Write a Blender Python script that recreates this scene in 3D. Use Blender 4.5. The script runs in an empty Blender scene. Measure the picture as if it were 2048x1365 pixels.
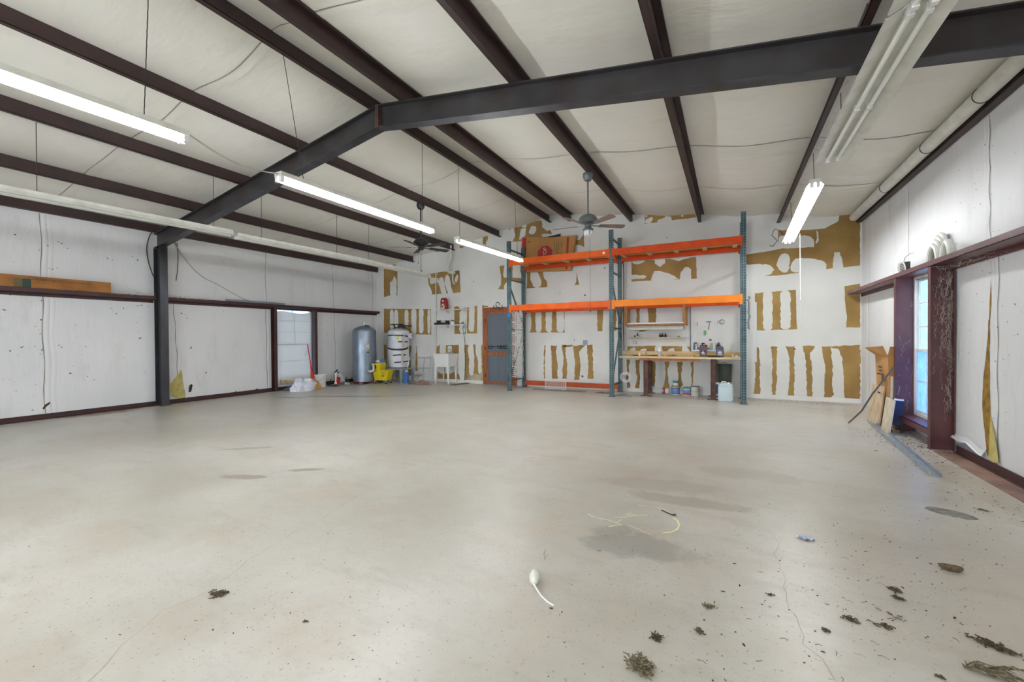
import bpy, math, random
from mathutils import Vector, Matrix, noise

# ------------------------------------------------------------------ camera, world, light, exposure
sc = bpy.context.scene
COL = sc.collection
CAM_H = 1.30
FPX, YAW, PITCH, ROLL = 844.11, math.radians(27.2846), math.radians(-.52425), math.radians(-.4131)
_f = Vector((-math.sin(YAW)*math.cos(PITCH), math.cos(YAW)*math.cos(PITCH), math.sin(PITCH)))
_r0 = Vector((math.cos(YAW), math.sin(YAW), 0)); _u0 = _r0.cross(_f)
_r = math.cos(ROLL)*_r0 + math.sin(ROLL)*_u0
_u = -math.sin(ROLL)*_r0 + math.cos(ROLL)*_u0
CPOS = Vector((0, 0, CAM_H))
cd = bpy.data.cameras.new('camera'); cam = bpy.data.objects.new('camera', cd); COL.objects.link(cam)
cd.sensor_width = 36; cd.lens = FPX/2048*36; cd.clip_start = .05; cd.clip_end = 200
cam.matrix_world = Matrix(((_r.x, _u.x, -_f.x, 0), (_r.y, _u.y, -_f.y, 0), (_r.z, _u.z, -_f.z, CAM_H), (0, 0, 0, 1)))
sc.camera = cam
sc.view_settings.view_transform = 'Standard'; sc.view_settings.look = 'None'
sc.view_settings.gamma = 1; sc.view_settings.use_curve_mapping = False
sc.view_settings.exposure = 1.57
try:
    sc.cycles.use_denoising = True; sc.cycles.max_bounces = 9; sc.cycles.diffuse_bounces = 6; sc.cycles.glossy_bounces = 3
    sc.cycles.transmission_bounces = 6; sc.cycles.caustics_reflective = False; sc.cycles.caustics_refractive = False
    sc.cycles.sample_clamp_indirect = 6
except Exception: pass
w = bpy.data.worlds.new('sky'); sc.world = w; w.use_nodes = True
bg = w.node_tree.nodes['Background']; bg.inputs[0].default_value = (.78, .88, 1, 1); bg.inputs[1].default_value = 3.8
TUBE = 21.0          # strength of the lit fluorescent tubes

# room (metres): x across, y towards the back wall, z up
D, L, R, FR = 10.10, -10.10, 2.215, -7.4
RX, ZR, ZE = -3.94, 4.43, 3.57
def ceil_z(x): return ZR - (ZR-ZE)*abs(x-RX)/(R-RX)
def _ray(px, py): return ((px-1024)*_r - (py-682.5)*_u)/FPX + _f
def atx(px, py, x): d = _ray(px, py); return CPOS + d*(x/d.x)
def aty(px, py, y): d = _ray(px, py); return CPOS + d*(y/d.y)
def atz(px, py, z=0.0): d = _ray(px, py); return CPOS + d*((z-CAM_H)/d.z)

def portal(name, loc, rot, sx, sy):
    l = bpy.data.lights.new(name, 'AREA'); l.shape = 'RECTANGLE'; l.size = sx; l.size_y = sy
    o = bpy.data.objects.new(name, l); COL.objects.link(o); o.location = loc; o.rotation_euler = rot
    l.cycles.is_portal = True
# sky light enters by two doorways added behind for fill and by the windows
portal('added_doorway_portal', (-8.1, FR-.12, 1.6), (math.radians(90), 0, 0), 3.0, 3.0)
portal('added_doorway_portal', (-1.2, FR-.12, 1.6), (math.radians(90), 0, 0), 3.4, 3.0)
portal('window_light', (R+.12, 6.97, 1.15), (0, math.radians(90), 0), 2.0, 1.1)

# ------------------------------------------------------------------ materials
def S(r, g, b):
    f = lambda c: (c/255/12.92) if c/255 <= .04045 else ((c/255+.055)/1.055)**2.4
    return (f(r), f(g), f(b), 1)
_M = {}
def mat(name, c, rough=.6, metal=0, c2=None, scale=6, bump=0, bscale=40, detail=3, stretch=None, emit=0, alpha=1, trans=0, sss=0, spec=None, lo=.35, hi=.65, coat=0):
    if name in _M: return _M[name]
    m = bpy.data.materials.new(name); m.use_nodes = True; _M[name] = m
    nt = m.node_tree; N = nt.nodes; b = N['Principled BSDF']
    b.inputs['Base Color'].default_value = c; b.inputs['Roughness'].default_value = rough; b.inputs['Metallic'].default_value = metal
    if coat: b.inputs['Coat Weight'].default_value = coat
    if spec is not None: b.inputs['Specular IOR Level'].default_value = spec
    if trans: b.inputs['Transmission Weight'].default_value = trans
    if emit: b.inputs['Emission Color'].default_value = c; b.inputs['Emission Strength'].default_value = emit
    if c2 or bump:
        g = N.new('ShaderNodeNewGeometry')
        mp = N.new('ShaderNodeMapping'); nt.links.new(g.outputs['Position'], mp.inputs[0])
        if stretch: mp.inputs['Scale'].default_value = stretch
    if c2:
        n = N.new('ShaderNodeTexNoise'); n.inputs['Scale'].default_value = scale; n.inputs['Detail'].default_value = detail
        nt.links.new(mp.outputs[0], n.inputs[0])
        r = N.new('ShaderNodeMapRange'); r.inputs[1].default_value = lo; r.inputs[2].default_value = hi
        nt.links.new(n.outputs[0], r.inputs[0])
        x = N.new('ShaderNodeMix'); x.data_type = 'RGBA'; x.inputs[6].default_value = c; x.inputs[7].default_value = c2
        nt.links.new(r.outputs[0], x.inputs[0]); nt.links.new(x.outputs[2], b.inputs['Base Color'])
    if bump:
        n = N.new('ShaderNodeTexNoise'); n.inputs['Scale'].default_value = bscale; n.inputs['Detail'].default_value = 2
        nt.links.new(mp.outputs[0], n.inputs[0])
        bp = N.new('ShaderNodeBump'); bp.inputs['Strength'].default_value = bump; bp.inputs['Distance'].default_value = .01
        nt.links.new(n.outputs[0], bp.inputs['Height']); nt.links.new(bp.outputs[0], b.inputs['Normal'])
    return m

def node_mix(nt, fac, a, b):
    x = nt.nodes.new('ShaderNodeMix'); x.data_type = 'RGBA'
    for s, v in ((0, fac), (6, a), (7, b)):
        if isinstance(v, (tuple, float, int)): x.inputs[s].default_value = v
        else: nt.links.new(v, x.inputs[s])
    return x.outputs[2]
def node_noise(nt, vec, scale, detail=4, rough=.55, lo=.4, hi=.6, smooth=False):
    n = nt.nodes.new('ShaderNodeTexNoise'); n.inputs['Scale'].default_value = scale; n.inputs['Detail'].default_value = detail; n.inputs['Roughness'].default_value = rough
    nt.links.new(vec, n.inputs[0])
    r = nt.nodes.new('ShaderNodeMapRange'); r.inputs[1].default_value = lo; r.inputs[2].default_value = hi
    nt.links.new(n.outputs[0], r.inputs[0]); return r.outputs[0]
def node_math(nt, op, a, b=0.0, clamp=False):
    x = nt.nodes.new('ShaderNodeMath'); x.operation = op; x.use_clamp = clamp
    for s, v in ((0, a), (1, b)):
        if isinstance(v, (int, float)): x.inputs[s].default_value = v
        else: nt.links.new(v, x.inputs[s])
    return x.outputs[0]

def floor_material():
    m = bpy.data.materials.new('worn_concrete'); m.use_nodes = True; nt = m.node_tree; b = nt.nodes['Principled BSDF']
    g = nt.nodes.new('ShaderNodeNewGeometry'); P = g.outputs['Position']
    col = node_mix(nt, node_noise(nt, P, .55, 5, .6, .38, .64), S(180, 175, 163), S(203, 199, 191))
    col = node_mix(nt, node_math(nt, 'MULTIPLY', node_noise(nt, P, 1.4, 6, .65, .5, .75), .6), col, S(186, 168, 148))
    mp = nt.nodes.new('ShaderNodeMapping'); mp.inputs['Scale'].default_value = (1, 3.4, 1); mp.inputs['Rotation'].default_value = (0, 0, .45); nt.links.new(P, mp.inputs[0])
    col = node_mix(nt, node_math(nt, 'MULTIPLY', node_noise(nt, mp.outputs[0], 1.6, 7, .7, .52, .8), .45), col, S(150, 143, 130))
    col = node_mix(nt, node_math(nt, 'MULTIPLY', node_noise(nt, P, 14, 6, .7, .55, .85), .35), col, S(140, 130, 115))
    col = node_mix(nt, node_math(nt, 'MULTIPLY', node_noise(nt, P, 55, 3, .6, .62, .70), .6), col, S(120, 108, 92))
    # stains that lie on the slab: centre, radii, turn, colour, strength
    stains = [((-.52, 2.66), (.30, .17), .1, S(140, 139, 132), .6), ((-.70, 2.78), (.16, .10), .6, S(140, 139, 132), .5),
              ((-.35, 3.55), (.50, .10), .05, S(144, 136, 124), .5), ((-.5, 3.85), (.5, .16), .2, S(152, 145, 133), .4), ((.15, 4.5), (.4, .18), 0, S(160, 150, 134), .35),
              ((-7.7, 6.65), (.9, .1), .43, S(128, 122, 112), .8), ((-8.6, 6.05), (.4, .09), .3, S(128, 122, 112), .8), ((-6.6, 7.25), (.5, .05), .5, S(132, 126, 116), .7),
              ((-5.1, 3.0), (.3, .05), .7, S(150, 138, 124), .6), ((-4.1, 2.35), (.22, .06), .4, S(145, 130, 116), .7), ((-3.75, 2.75), (.2, .05), .6, S(145, 130, 116), .7),
              ((1.15, 2.9), (1.0, .8), .2, S(172, 154, 134), .2), ((-10.0, 3.3), (.3, .5), .1, S(140, 120, 92), .7), ((1.95, 4.6), (.22, 1.5), .05, S(158, 142, 122), .4), ((-5.6, 8.6), (.9, .35), .1, S(168, 163, 152), .35),
              ((-1.4, 9.5), (1.1, .2), .0, S(158, 150, 138), .45), ((1.3, 9.8), (.9, .2), 0, S(150, 138, 120), .5), ((-3.4, 6.4), (1.3, .5), .3, S(180, 176, 164), .3)]
    sx = nt.nodes.new('ShaderNodeSeparateXYZ'); nt.links.new(P, sx.inputs[0])
    wn = nt.nodes.new('ShaderNodeTexNoise'); wn.inputs['Scale'].default_value = 3.2; wn.inputs['Detail'].default_value = 8; wn.inputs['Roughness'].default_value = .72; nt.links.new(P, wn.inputs[0])
    warp = node_math(nt, 'MULTIPLY', node_math(nt, 'SUBTRACT', wn.outputs[0], .5), 2.3)
    for (cx, cy), (rx, ry), a, c, k in stains:
        mp = nt.nodes.new('ShaderNodeMapping'); mp.vector_type = 'TEXTURE'; mp.inputs['Location'].default_value = (cx, cy, 0); mp.inputs['Rotation'].default_value = (0, 0, a); mp.inputs['Scale'].default_value = (rx, ry, 1e3)
        nt.links.new(P, mp.inputs[0])
        ln = nt.nodes.new('ShaderNodeVectorMath'); ln.operation = 'LENGTH'; nt.links.new(mp.outputs[0], ln.inputs[0])
        mr = nt.nodes.new('ShaderNodeMapRange'); mr.inputs[1].default_value = 1.15; mr.inputs[2].default_value = .8; mr.inputs[3].default_value = 0; mr.inputs[4].default_value = k
        nt.links.new(node_math(nt, 'ADD', ln.outputs['Value'], warp), mr.inputs[0])
        col = node_mix(nt, mr.outputs[0], col, c)
    nt.links.new(col, b.inputs['Base Color'])
    mr = nt.nodes.new('ShaderNodeMapRange'); mr.inputs[3].default_value = .27; mr.inputs[4].default_value = .42
    nt.links.new(node_noise(nt, P, 1.1, 3, .5, .25, .75), mr.inputs[0]); nt.links.new(mr.outputs[0], b.inputs['Roughness'])
    b.inputs['Specular IOR Level'].default_value = .45
    n2 = nt.nodes.new('ShaderNodeTexNoise'); n2.inputs['Scale'].default_value = 45; n2.inputs['Detail'].default_value = 6; nt.links.new(P, n2.inputs[0])
    bp = nt.nodes.new('ShaderNodeBump'); bp.inputs['Strength'].default_value = .1; bp.inputs['Distance'].default_value = .004
    nt.links.new(n2.outputs[0], bp.inputs['Height']); nt.links.new(bp.outputs[0], b.inputs['Normal'])
    return m

def facing_material(name, ca, cb, dirt, stretch, dk=.45):
    m = bpy.data.materials.new(name); m.use_nodes = True; nt = m.node_tree; b = nt.nodes['Principled BSDF']
    g = nt.nodes.new('ShaderNodeNewGeometry'); P = g.outputs['Position']
    mp = nt.nodes.new('ShaderNodeMapping'); mp.inputs['Scale'].default_value = stretch; nt.links.new(P, mp.inputs[0])
    col = node_mix(nt, node_noise(nt, P, .5, 3), ca, cb)
    col = node_mix(nt, node_math(nt, 'MULTIPLY', node_noise(nt, mp.outputs[0], 3, 5, .7, .56, .8), .5), col, dirt)
    # scattered scuffs and mud spots
    n = node_noise(nt, P, 9, 5, .8, .665, .70); k = node_noise(nt, P, 1.3, 2, .5, .52, .62)
    col = node_mix(nt, node_math(nt, 'MULTIPLY', node_math(nt, 'MULTIPLY', n, k), dk), col, S(105, 92, 74))
    nt.links.new(col, b.inputs['Base Color']); b.inputs['Roughness'].default_value = .5
    n2 = nt.nodes.new('ShaderNodeTexNoise'); n2.inputs['Scale'].default_value = 5; n2.inputs['Detail'].default_value = 4; nt.links.new(mp.outputs[0], n2.inputs[0])
    bp = nt.nodes.new('ShaderNodeBump'); bp.inputs['Strength'].default_value = .35; bp.inputs['Distance'].default_value = .03
    nt.links.new(n2.outputs[0], bp.inputs['Height']); nt.links.new(bp.outputs[0], b.inputs['Normal'])
    return m

M_FLOOR = floor_material()
M_WALLL = facing_material('wall_insulation_facing', S(234, 233, 233), S(226, 226, 226), S(200, 197, 190), (1, 1, .25), .9)
M_CEIL = facing_material('roof_insulation_facing', S(234, 231, 222), S(228, 225, 215), S(206, 200, 186), (.4, 1, 1), .12)
M_DRY = mat('white_drywall', S(226, 225, 220), .7, 0, S(214, 212, 207), 1.2, .05, 30)
M_DRY2 = mat('white_wall_paper', S(230, 229, 225), .7, 0, S(220, 218, 213), 3, .05, 30)
M_KRAFT = mat('brown_torn_paper', S(168, 136, 80), .85, 0, S(148, 116, 64), 2.2, .05, 60)
M_KRAFTD = mat('damp_brown_paper', S(150, 128, 92), .85, 0, S(196, 184, 160), 5)
M_MAROON = mat('maroon_primer_steel', S(76, 46, 43), .5, 0, S(64, 40, 38), 4, .03, 90)
M_PURLIN = mat('brown_primer_steel', S(62, 43, 40), .5, 0, S(52, 37, 35), 3, .03, 90)
M_BLUEST = mat('dark_mill_steel', S(62, 60, 62), .38, .5, S(76, 78, 84), 5, .03, 60, stretch=(1, 1, .3))
M_RAFTER = mat('rafter_mill_steel', S(50, 43, 41), .42, .1, S(62, 60, 61), 2.5, .03, 60)
M_JAMB = mat('maroon_jamb_steel', S(100, 58, 57), .4, 0, S(86, 48, 48), 5, .03, 60, spec=.5)
M_GALV = mat('galvanised_steel', S(160, 170, 180), .34, .75, S(138, 150, 162), 9, .02, 30)
M_ZINC = mat('light_zinc', S(176, 184, 190), .4, .55, S(160, 168, 176), 6)
M_WHITEP = mat('white_plastic', S(232, 232, 228), .4)
M_PVC = mat('white_pvc', S(220, 220, 212), .35, 0, S(204, 203, 192), 8)
M_DIRTYW = mat('dusty_white_enamel', S(222, 222, 214), .4, 0, S(206, 204, 192), 7)
M_BLACK = mat('black_plastic', S(26, 26, 28), .4)
M_RUBBER = mat('black_rubber', S(32, 32, 34), .7)
M_DARKM = mat('dark_metal', S(58, 58, 58), .4, .6)
M_CHROME = mat('chrome', S(200, 200, 200), .2, .95)
M_TUBEON = mat('lit_tube', (.93, .96, 1, 1), .5, emit=TUBE)
M_TUBEOFF = mat('dark_tube', S(236, 238, 232), .3)
M_TEAL = mat('teal_rack_paint', S(92, 116, 120), .42, .1, S(70, 92, 96), 8)
M_TEALD = mat('rack_slot_shade_and_feet', S(34, 46, 50), .6)
M_OR1 = mat('orange_rack_paint', S(226, 96, 14), .5, 0, S(216, 84, 14), 5, spec=.25)
M_OR2 = mat('light_orange_rack_paint', S(234, 134, 34), .5, 0, S(228, 122, 30), 5, spec=.25)
M_OR3 = mat('red_orange_rack_paint', S(214, 78, 16), .5, 0, S(198, 66, 16), 5, spec=.25)
M_OR4 = mat('rust_orange_paint', S(186, 84, 40), .55, 0, S(168, 72, 34), 5, spec=.25)
M_PLY = mat('plywood', S(206, 170, 108), .7, 0, S(192, 154, 94), 3, stretch=(.3, 3, 3))
M_PINE = mat('pine', S(222, 196, 150), .6, 0, S(204, 172, 122), 4, .02, 60, stretch=(.4, 5, 5))
M_PINED = mat('brown_pine', S(168, 118, 66), .6, 0, S(144, 96, 50), 5, stretch=(5, 5, .5))
M_DOORW = mat('stained_door_wood', S(168, 98, 48), .5, 0, S(132, 72, 34), 5, stretch=(6, 6, .6))
M_OLDW = mat('weathered_wood', S(206, 186, 158), .8, 0, S(176, 152, 122), 6, .05, 60, stretch=(4, 4, .7))
M_RUST = mat('rusty_steel', S(120, 84, 74), .7, .2, S(92, 64, 58), 9, .1, 80)
M_CARD = mat('cardboard', S(192, 142, 84), .8, 0, S(176, 128, 74), 3)
M_CARDD = mat('old_cardboard', S(178, 120, 62), .8, 0, S(150, 100, 52), 4)
M_RED = mat('red_print', S(170, 40, 36), .6)
M_REDP = mat('red_plastic', S(200, 36, 34), .4)
M_YEL = mat('yellow_plastic', S(232, 208, 24), .38, 0, S(210, 186, 20), 6)
M_BLUE = mat('blue_plastic', S(58, 110, 180), .45)
M_NAVY = mat('navy_panel', S(32, 42, 76), .5)
M_STRAW = mat('straw', S(214, 164, 84), .8, 0, S(190, 138, 62), 20)
M_BAG = mat('white_bag_film', S(232, 232, 238), .35, 0, S(214, 214, 226), 8)
M_GREYP = mat('grey_plastic', S(150, 156, 160), .45)
M_TAPE = mat('black_tape', S(44, 44, 50), .5)
M_BLANK = mat('white_tank_blanket', S(222, 222, 228), .45, 0, S(206, 206, 214), 6, .1, 14)
M_TAN = mat('tan_tape', S(196, 188, 164), .6)
M_MESH = mat('screen_mesh', S(104, 110, 118), .7)
M_INS = mat('yellow_insulation', S(206, 192, 124), .95, 0, S(184, 168, 92), 12, .5, 30)
M_INSG = mat('golden_insulation', S(160, 122, 42), .95, 0, S(118, 86, 28), 14, .5, 30)
M_GREEN = mat('green_tag', S(110, 168, 116), .6)
M_WEED = mat('dry_weed', S(104, 90, 66), .9, 0, S(62, 52, 40), 60)
M_WEEDL = mat('pale_dry_stalk', S(140, 128, 100), .9, 0, S(84, 74, 56), 60)
M_DIRT = mat('dark_debris', S(72, 58, 42), .9, 0, S(48, 40, 32), 40)
M_WEB = mat('cobweb', S(196, 188, 176), .9)
M_CHALK = mat('yellow_chalk', S(232, 234, 184), .9)
M_CRACK = mat('crack', S(160, 152, 138), .9)
M_LINE = mat('dark_seam', S(128, 120, 102), .8)
M_FANB = mat('pewter', S(120, 126, 128), .4, .6)
M_BLADE = mat('brown_fan_blade', S(142, 118, 106), .55, 0, S(128, 104, 92), 8)
M_GLASSW = mat('milk_glass', S(235, 235, 232), .25)
M_TEXT = mat('dark_print', S(60, 44, 34), .7)
M_CREAM = mat('cream_print', S(226, 206, 170), .7)
M_DGREEN = mat('dark_green_plastic', S(62, 70, 62), .35)
M_JUG = mat('pale_blue_plastic', S(192, 208, 212), .4)
M_CABLE = mat('grey_cable', S(176, 172, 160), .6)
M_BCABLE = mat('black_cable', S(50, 48, 46), .6)
M_SHEET = mat('thin_white_sheet', S(232, 230, 222), .6)
_b = M_SHEET.node_tree.nodes['Principled BSDF']
def make_sheet():
    nt = M_SHEET.node_tree; tr = nt.nodes.new('ShaderNodeBsdfTranslucent'); tr.inputs[0].default_value = (.85, .82, .76, 1)
    mx = nt.nodes.new('ShaderNodeMixShader'); mx.inputs[0].default_value = .10
    nt.links.new(_b.outputs[0], mx.inputs[1]); nt.links.new(tr.outputs[0], mx.inputs[2])
    nt.links.new(mx.outputs[0], nt.nodes['Material Output'].inputs[0])
make_sheet()
def glass_material(name, tint, frost, mixv):
    m = bpy.data.materials.new(name); m.use_nodes = True; nt = m.node_tree
    nt.nodes.remove(nt.nodes['Principled BSDF'])
    t = nt.nodes.new('ShaderNodeBsdfTransparent'); t.inputs[0].default_value = tint
    d = nt.nodes.new('ShaderNodeBsdfTranslucent'); d.inputs[0].default_value = frost
    g = nt.nodes.new('ShaderNodeNewGeometry')
    mr = nt.nodes.new('ShaderNodeMapRange'); mr.inputs[3].default_value = mixv*.5; mr.inputs[4].default_value = min(1, mixv*1.6)
    nt.links.new(node_noise(nt, g.outputs['Position'], 12, 5, .7, .3, .7), mr.inputs[0])
    mx = nt.nodes.new('ShaderNodeMixShader'); nt.links.new(mr.outputs[0], mx.inputs[0]); nt.links.new(t.outputs[0], mx.inputs[1]); nt.links.new(d.outputs[0], mx.inputs[2])
    gl = nt.nodes.new('ShaderNodeBsdfGlossy'); gl.inputs['Roughness'].default_value = .05
    m2 = nt.nodes.new('ShaderNodeMixShader'); m2.inputs[0].default_value = .06
    nt.links.new(mx.outputs[0], m2.inputs[1]); nt.links.new(gl.outputs[0], m2.inputs[2]); nt.links.new(m2.outputs[0], nt.nodes['Material Output'].inputs[0])
    return m
M_PANE = glass_material('window_glass', (.42, .50, .58, 1), (.4, .48, .6, 1), .2)
M_PANED = glass_material('dirty_window_glass', (.22, .32, .52, 1), (.25, .36, .58, 1), .6)
def peg_material():
    m = bpy.data.materials.new('pegboard_white'); m.use_nodes = True; nt = m.node_tree; b = nt.nodes['Principled BSDF']
    g = nt.nodes.new('ShaderNodeNewGeometry'); mp = nt.nodes.new('ShaderNodeMapping'); mp.inputs['Scale'].default_value = (39.37, 39.37, 39.37); nt.links.new(g.outputs['Position'], mp.inputs[0])
    fr = nt.nodes.new('ShaderNodeVectorMath'); fr.operation = 'FRACTION'; nt.links.new(mp.outputs[0], fr.inputs[0])
    sx = nt.nodes.new('ShaderNodeSeparateXYZ'); nt.links.new(fr.outputs[0], sx.inputs[0])
    dx = node_math(nt, 'SUBTRACT', sx.outputs[0], .5); dz = node_math(nt, 'SUBTRACT', sx.outputs[2], .5)
    d2 = node_math(nt, 'ADD', node_math(nt, 'MULTIPLY', dx, dx), node_math(nt, 'MULTIPLY', dz, dz))
    k = node_math(nt, 'LESS_THAN', d2, .035)
    nt.links.new(node_mix(nt, k, S(228, 228, 224), S(96, 96, 92)), b.inputs['Base Color']); b.inputs['Roughness'].default_value = .55
    return m
M_PEG = peg_material()

# ------------------------------------------------------------------ geometry helpers
WL = {}
class MB:
    def __init__(s): s.v = []; s.f = []; s.m = []; s.k = 0
    def add(s, vs, fs):
        n = len(s.v); s.v += [Vector(v) for v in vs]
        for f in fs: s.f.append(tuple(i+n for i in f)); s.m.append(s.k)
        return s
    def mt(s, k): s.k = k; return s
    def bx(s, x0, x1, y0, y1, z0, z1):
        return s.add([(x0, y0, z0), (x1, y0, z0), (x1, y1, z0), (x0, y1, z0), (x0, y0, z1), (x1, y0, z1), (x1, y1, z1), (x0, y1, z1)],
                     [(0, 3, 2, 1), (4, 5, 6, 7), (0, 1, 5, 4), (1, 2, 6, 5), (2, 3, 7, 6), (3, 0, 4, 7)])
    def box(s, c, d, rot=None):
        n = len(s.v); s.bx(-d[0]/2, d[0]/2, -d[1]/2, d[1]/2, -d[2]/2, d[2]/2)
        for i in range(n, len(s.v)): s.v[i] = (rot @ s.v[i] if rot else s.v[i]) + Vector(c)
        return s
    def hexa(s, b, t): return s.add(list(b)+list(t), [(0, 3, 2, 1), (4, 5, 6, 7), (0, 1, 5, 4), (1, 2, 6, 5), (2, 3, 7, 6), (3, 0, 4, 7)])
    def cyl(s, a, b, r, r2=None, n=16, caps=True):
        a, b = Vector(a), Vector(b); r2 = r if r2 is None else r2; d = (b-a).normalized()
        q = d.orthogonal().normalized(); w_ = d.cross(q); vs = []
        for p, rr in ((a, r), (b, r2)):
            for i in range(n):
                t = 2*math.pi*i/n; vs.append(p + rr*(math.cos(t)*q + math.sin(t)*w_))
        fs = [(i, (i+1) % n, n+(i+1) % n, n+i) for i in range(n)]
        if caps: fs += [tuple(range(n-1, -1, -1)), tuple(range(n, 2*n))]
        return s.add(vs, fs)
    def tube(s, pts, r, n=8, closed=False):
        pts = [Vector(p) for p in pts]; m = len(pts); vs = []; q = None
        for i, p in enumerate(pts):
            if closed: d = pts[(i+1) % m]-pts[i-1]
            else: d = pts[min(i+1, m-1)]-pts[max(i-1, 0)]
            d = d.normalized() if d.length > 1e-9 else Vector((0, 0, 1))
            if q is None: q = d.orthogonal().normalized()
            q = q - d*q.dot(d); q = q.normalized() if q.length > 1e-6 else d.orthogonal().normalized()
            w_ = d.cross(q); rr = r[i] if isinstance(r, (list, tuple)) else r
            for j in range(n):
                t = 2*math.pi*j/n; vs.append(p + rr*(math.cos(t)*q+math.sin(t)*w_))
        fs = []
        for i in range(m if closed else m-1):
            a, b = i*n, ((i+1) % m)*n
            for j in range(n): fs.append((a+j, a+(j+1) % n, b+(j+1) % n, b+j))
        if not closed: fs += [tuple(range(n-1, -1, -1)), tuple(range((m-1)*n, m*n))]
        return s.add(vs, fs)
    def lathe(s, prof, c=(0, 0, 0), n=24, sx=1, sy=1, M=None):
        vs = []
        for r, z in prof:
            for i in range(n):
                t = 2*math.pi*i/n; v = Vector((r*sx*math.cos(t), r*sy*math.sin(t), z))
                vs.append((M @ v if M else v)+Vector(c))
        fs = []
        for k in range(len(prof)-1):
            for i in range(n): fs.append((k*n+i, k*n+(i+1) % n, (k+1)*n+(i+1) % n, (k+1)*n+i))
        fs += [tuple(range(n-1, -1, -1)), tuple(range((len(prof)-1)*n, len(prof)*n))]
        return s.add(vs, fs)
    def prism(s, pts, vec):
        pts = [Vector(p) for p in pts]; n = len(pts); v = Vector(vec)
        return s.add(pts+[p+v for p in pts], [tuple(range(n-1, -1, -1)), tuple(range(n, 2*n))] + [(i, (i+1) % n, n+(i+1) % n, n+i) for i in range(n)])
    def poly(s, pts): return s.add(pts, [tuple(range(len(pts)))])
    def ribbon(s, pts, w_, nrm=(0, 0, 1)):
        pts = [Vector(p) for p in pts]; nrm = Vector(nrm); vs = []
        for i, p in enumerate(pts):
            d = (pts[min(i+1, len(pts)-1)]-pts[max(i-1, 0)]).normalized(); q = nrm.cross(d).normalized()
            ww = w_[i] if isinstance(w_, (list, tuple)) else w_
            vs += [p+q*ww/2, p-q*ww/2]
        return s.add(vs, [(2*i, 2*i+1, 2*i+3, 2*i+2) for i in range(len(pts)-1)])
    def grid(s, fn, nu, nv):
        vs = [fn(i/nu, j/nv) for j in range(nv+1) for i in range(nu+1)]
        return s.add(vs, [(j*(nu+1)+i, j*(nu+1)+i+1, (j+1)*(nu+1)+i+1, (j+1)*(nu+1)+i) for j in range(nv) for i in range(nu)])
    def ring(s, c, R_, r, ax=(0, 0, 1), n=28, m=6, sy=1):
        ax = Vector(ax).normalized(); q = ax.orthogonal().normalized(); w_ = ax.cross(q)
        return s.tube([Vector(c)+R_*(math.cos(2*math.pi*i/n)*q+sy*math.sin(2*math.pi*i/n)*w_) for i in range(n)], r, m, True)

def obj(name, mb, mats, parent=None, local=False, bevel=0):
    me = bpy.data.meshes.new(name); org = Vector((0, 0, 0))
    if parent is None:
        xs = [v.x for v in mb.v]; ys = [v.y for v in mb.v]; zs = [v.z for v in mb.v]
        org = Vector(((min(xs)+max(xs))/2, (min(ys)+max(ys))/2, min(zs)))
    elif not local: org = WL.get(parent.name, Vector((0, 0, 0)))
    me.from_pydata([v-org for v in mb.v], [], mb.f)
    for m in (mats if isinstance(mats, (list, tuple)) else [mats]): me.materials.append(m)
    for p, k in zip(me.polygons, mb.m): p.material_index = k; p.use_smooth = True
    me.update()
    try: me.set_sharp_from_angle(angle=math.radians(38))
    except Exception: pass
    o = bpy.data.objects.new(name, me); COL.objects.link(o)
    if parent is None: o.location = org; WL[o.name] = org
    else: o.parent = parent; WL[o.name] = org
    if bevel:
        b = o.modifiers.new('bevel', 'BEVEL'); b.width = bevel; b.segments = 2; b.limit_method = 'ANGLE'
    return o
def tag(o, label=None, cat=None, group=None, kind=None):
    if label: o['label'] = label
    if cat: o['category'] = cat
    if group: o['group'] = group
    if kind: o['kind'] = kind
    return o
def thing(name, label, cat, loc=(0, 0, 0), rz=0, group=None, kind=None):
    o = bpy.data.objects.new(name, None); COL.objects.link(o); o.location = loc; o.rotation_euler = (0, 0, rz); o.empty_display_size = .1
    WL[o.name] = Vector(loc); return tag(o, label, cat, group, kind)
def text_mb(txt, size, fn, mbx=None, depth=0, align='CENTER'):
    """letters as real faces: fn maps (u, v) on the sign to a point"""
    cu = bpy.data.curves.new('letters', 'FONT'); cu.body = txt; cu.size = size; cu.align_x = align; cu.align_y = 'CENTER'; cu.resolution_u = 3
    ob = bpy.data.objects.new('letters', cu); me = bpy.data.meshes.new_from_object(ob)
    mb = mbx or MB(); mb.add([fn(v.co.x, v.co.y) for v in me.vertices], [tuple(p.vertices) for p in me.polygons])
    bpy.data.objects.remove(ob); bpy.data.meshes.remove(me); bpy.data.curves.remove(cu)
    return mb
def jit(pts, rnd, amp, step, closed=True):
    """torn edge: subdivide an outline in the wall plane (x, z) and shake it"""
    out = []; n = len(pts)
    for i in range(n if closed else n-1):
        a, b = pts[i], pts[(i+1) % n]; d = math.hypot(b[0]-a[0], b[1]-a[1]); k = max(1, int(d/step))
        for j in range(k):
            t = j/k; e = amp if j else amp*.4
            out.append((a[0]+(b[0]-a[0])*t+rnd.uniform(-e, e), a[1]+(b[1]-a[1])*t+rnd.uniform(-e, e)))
    return out
RN = random.Random(7)
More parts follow.
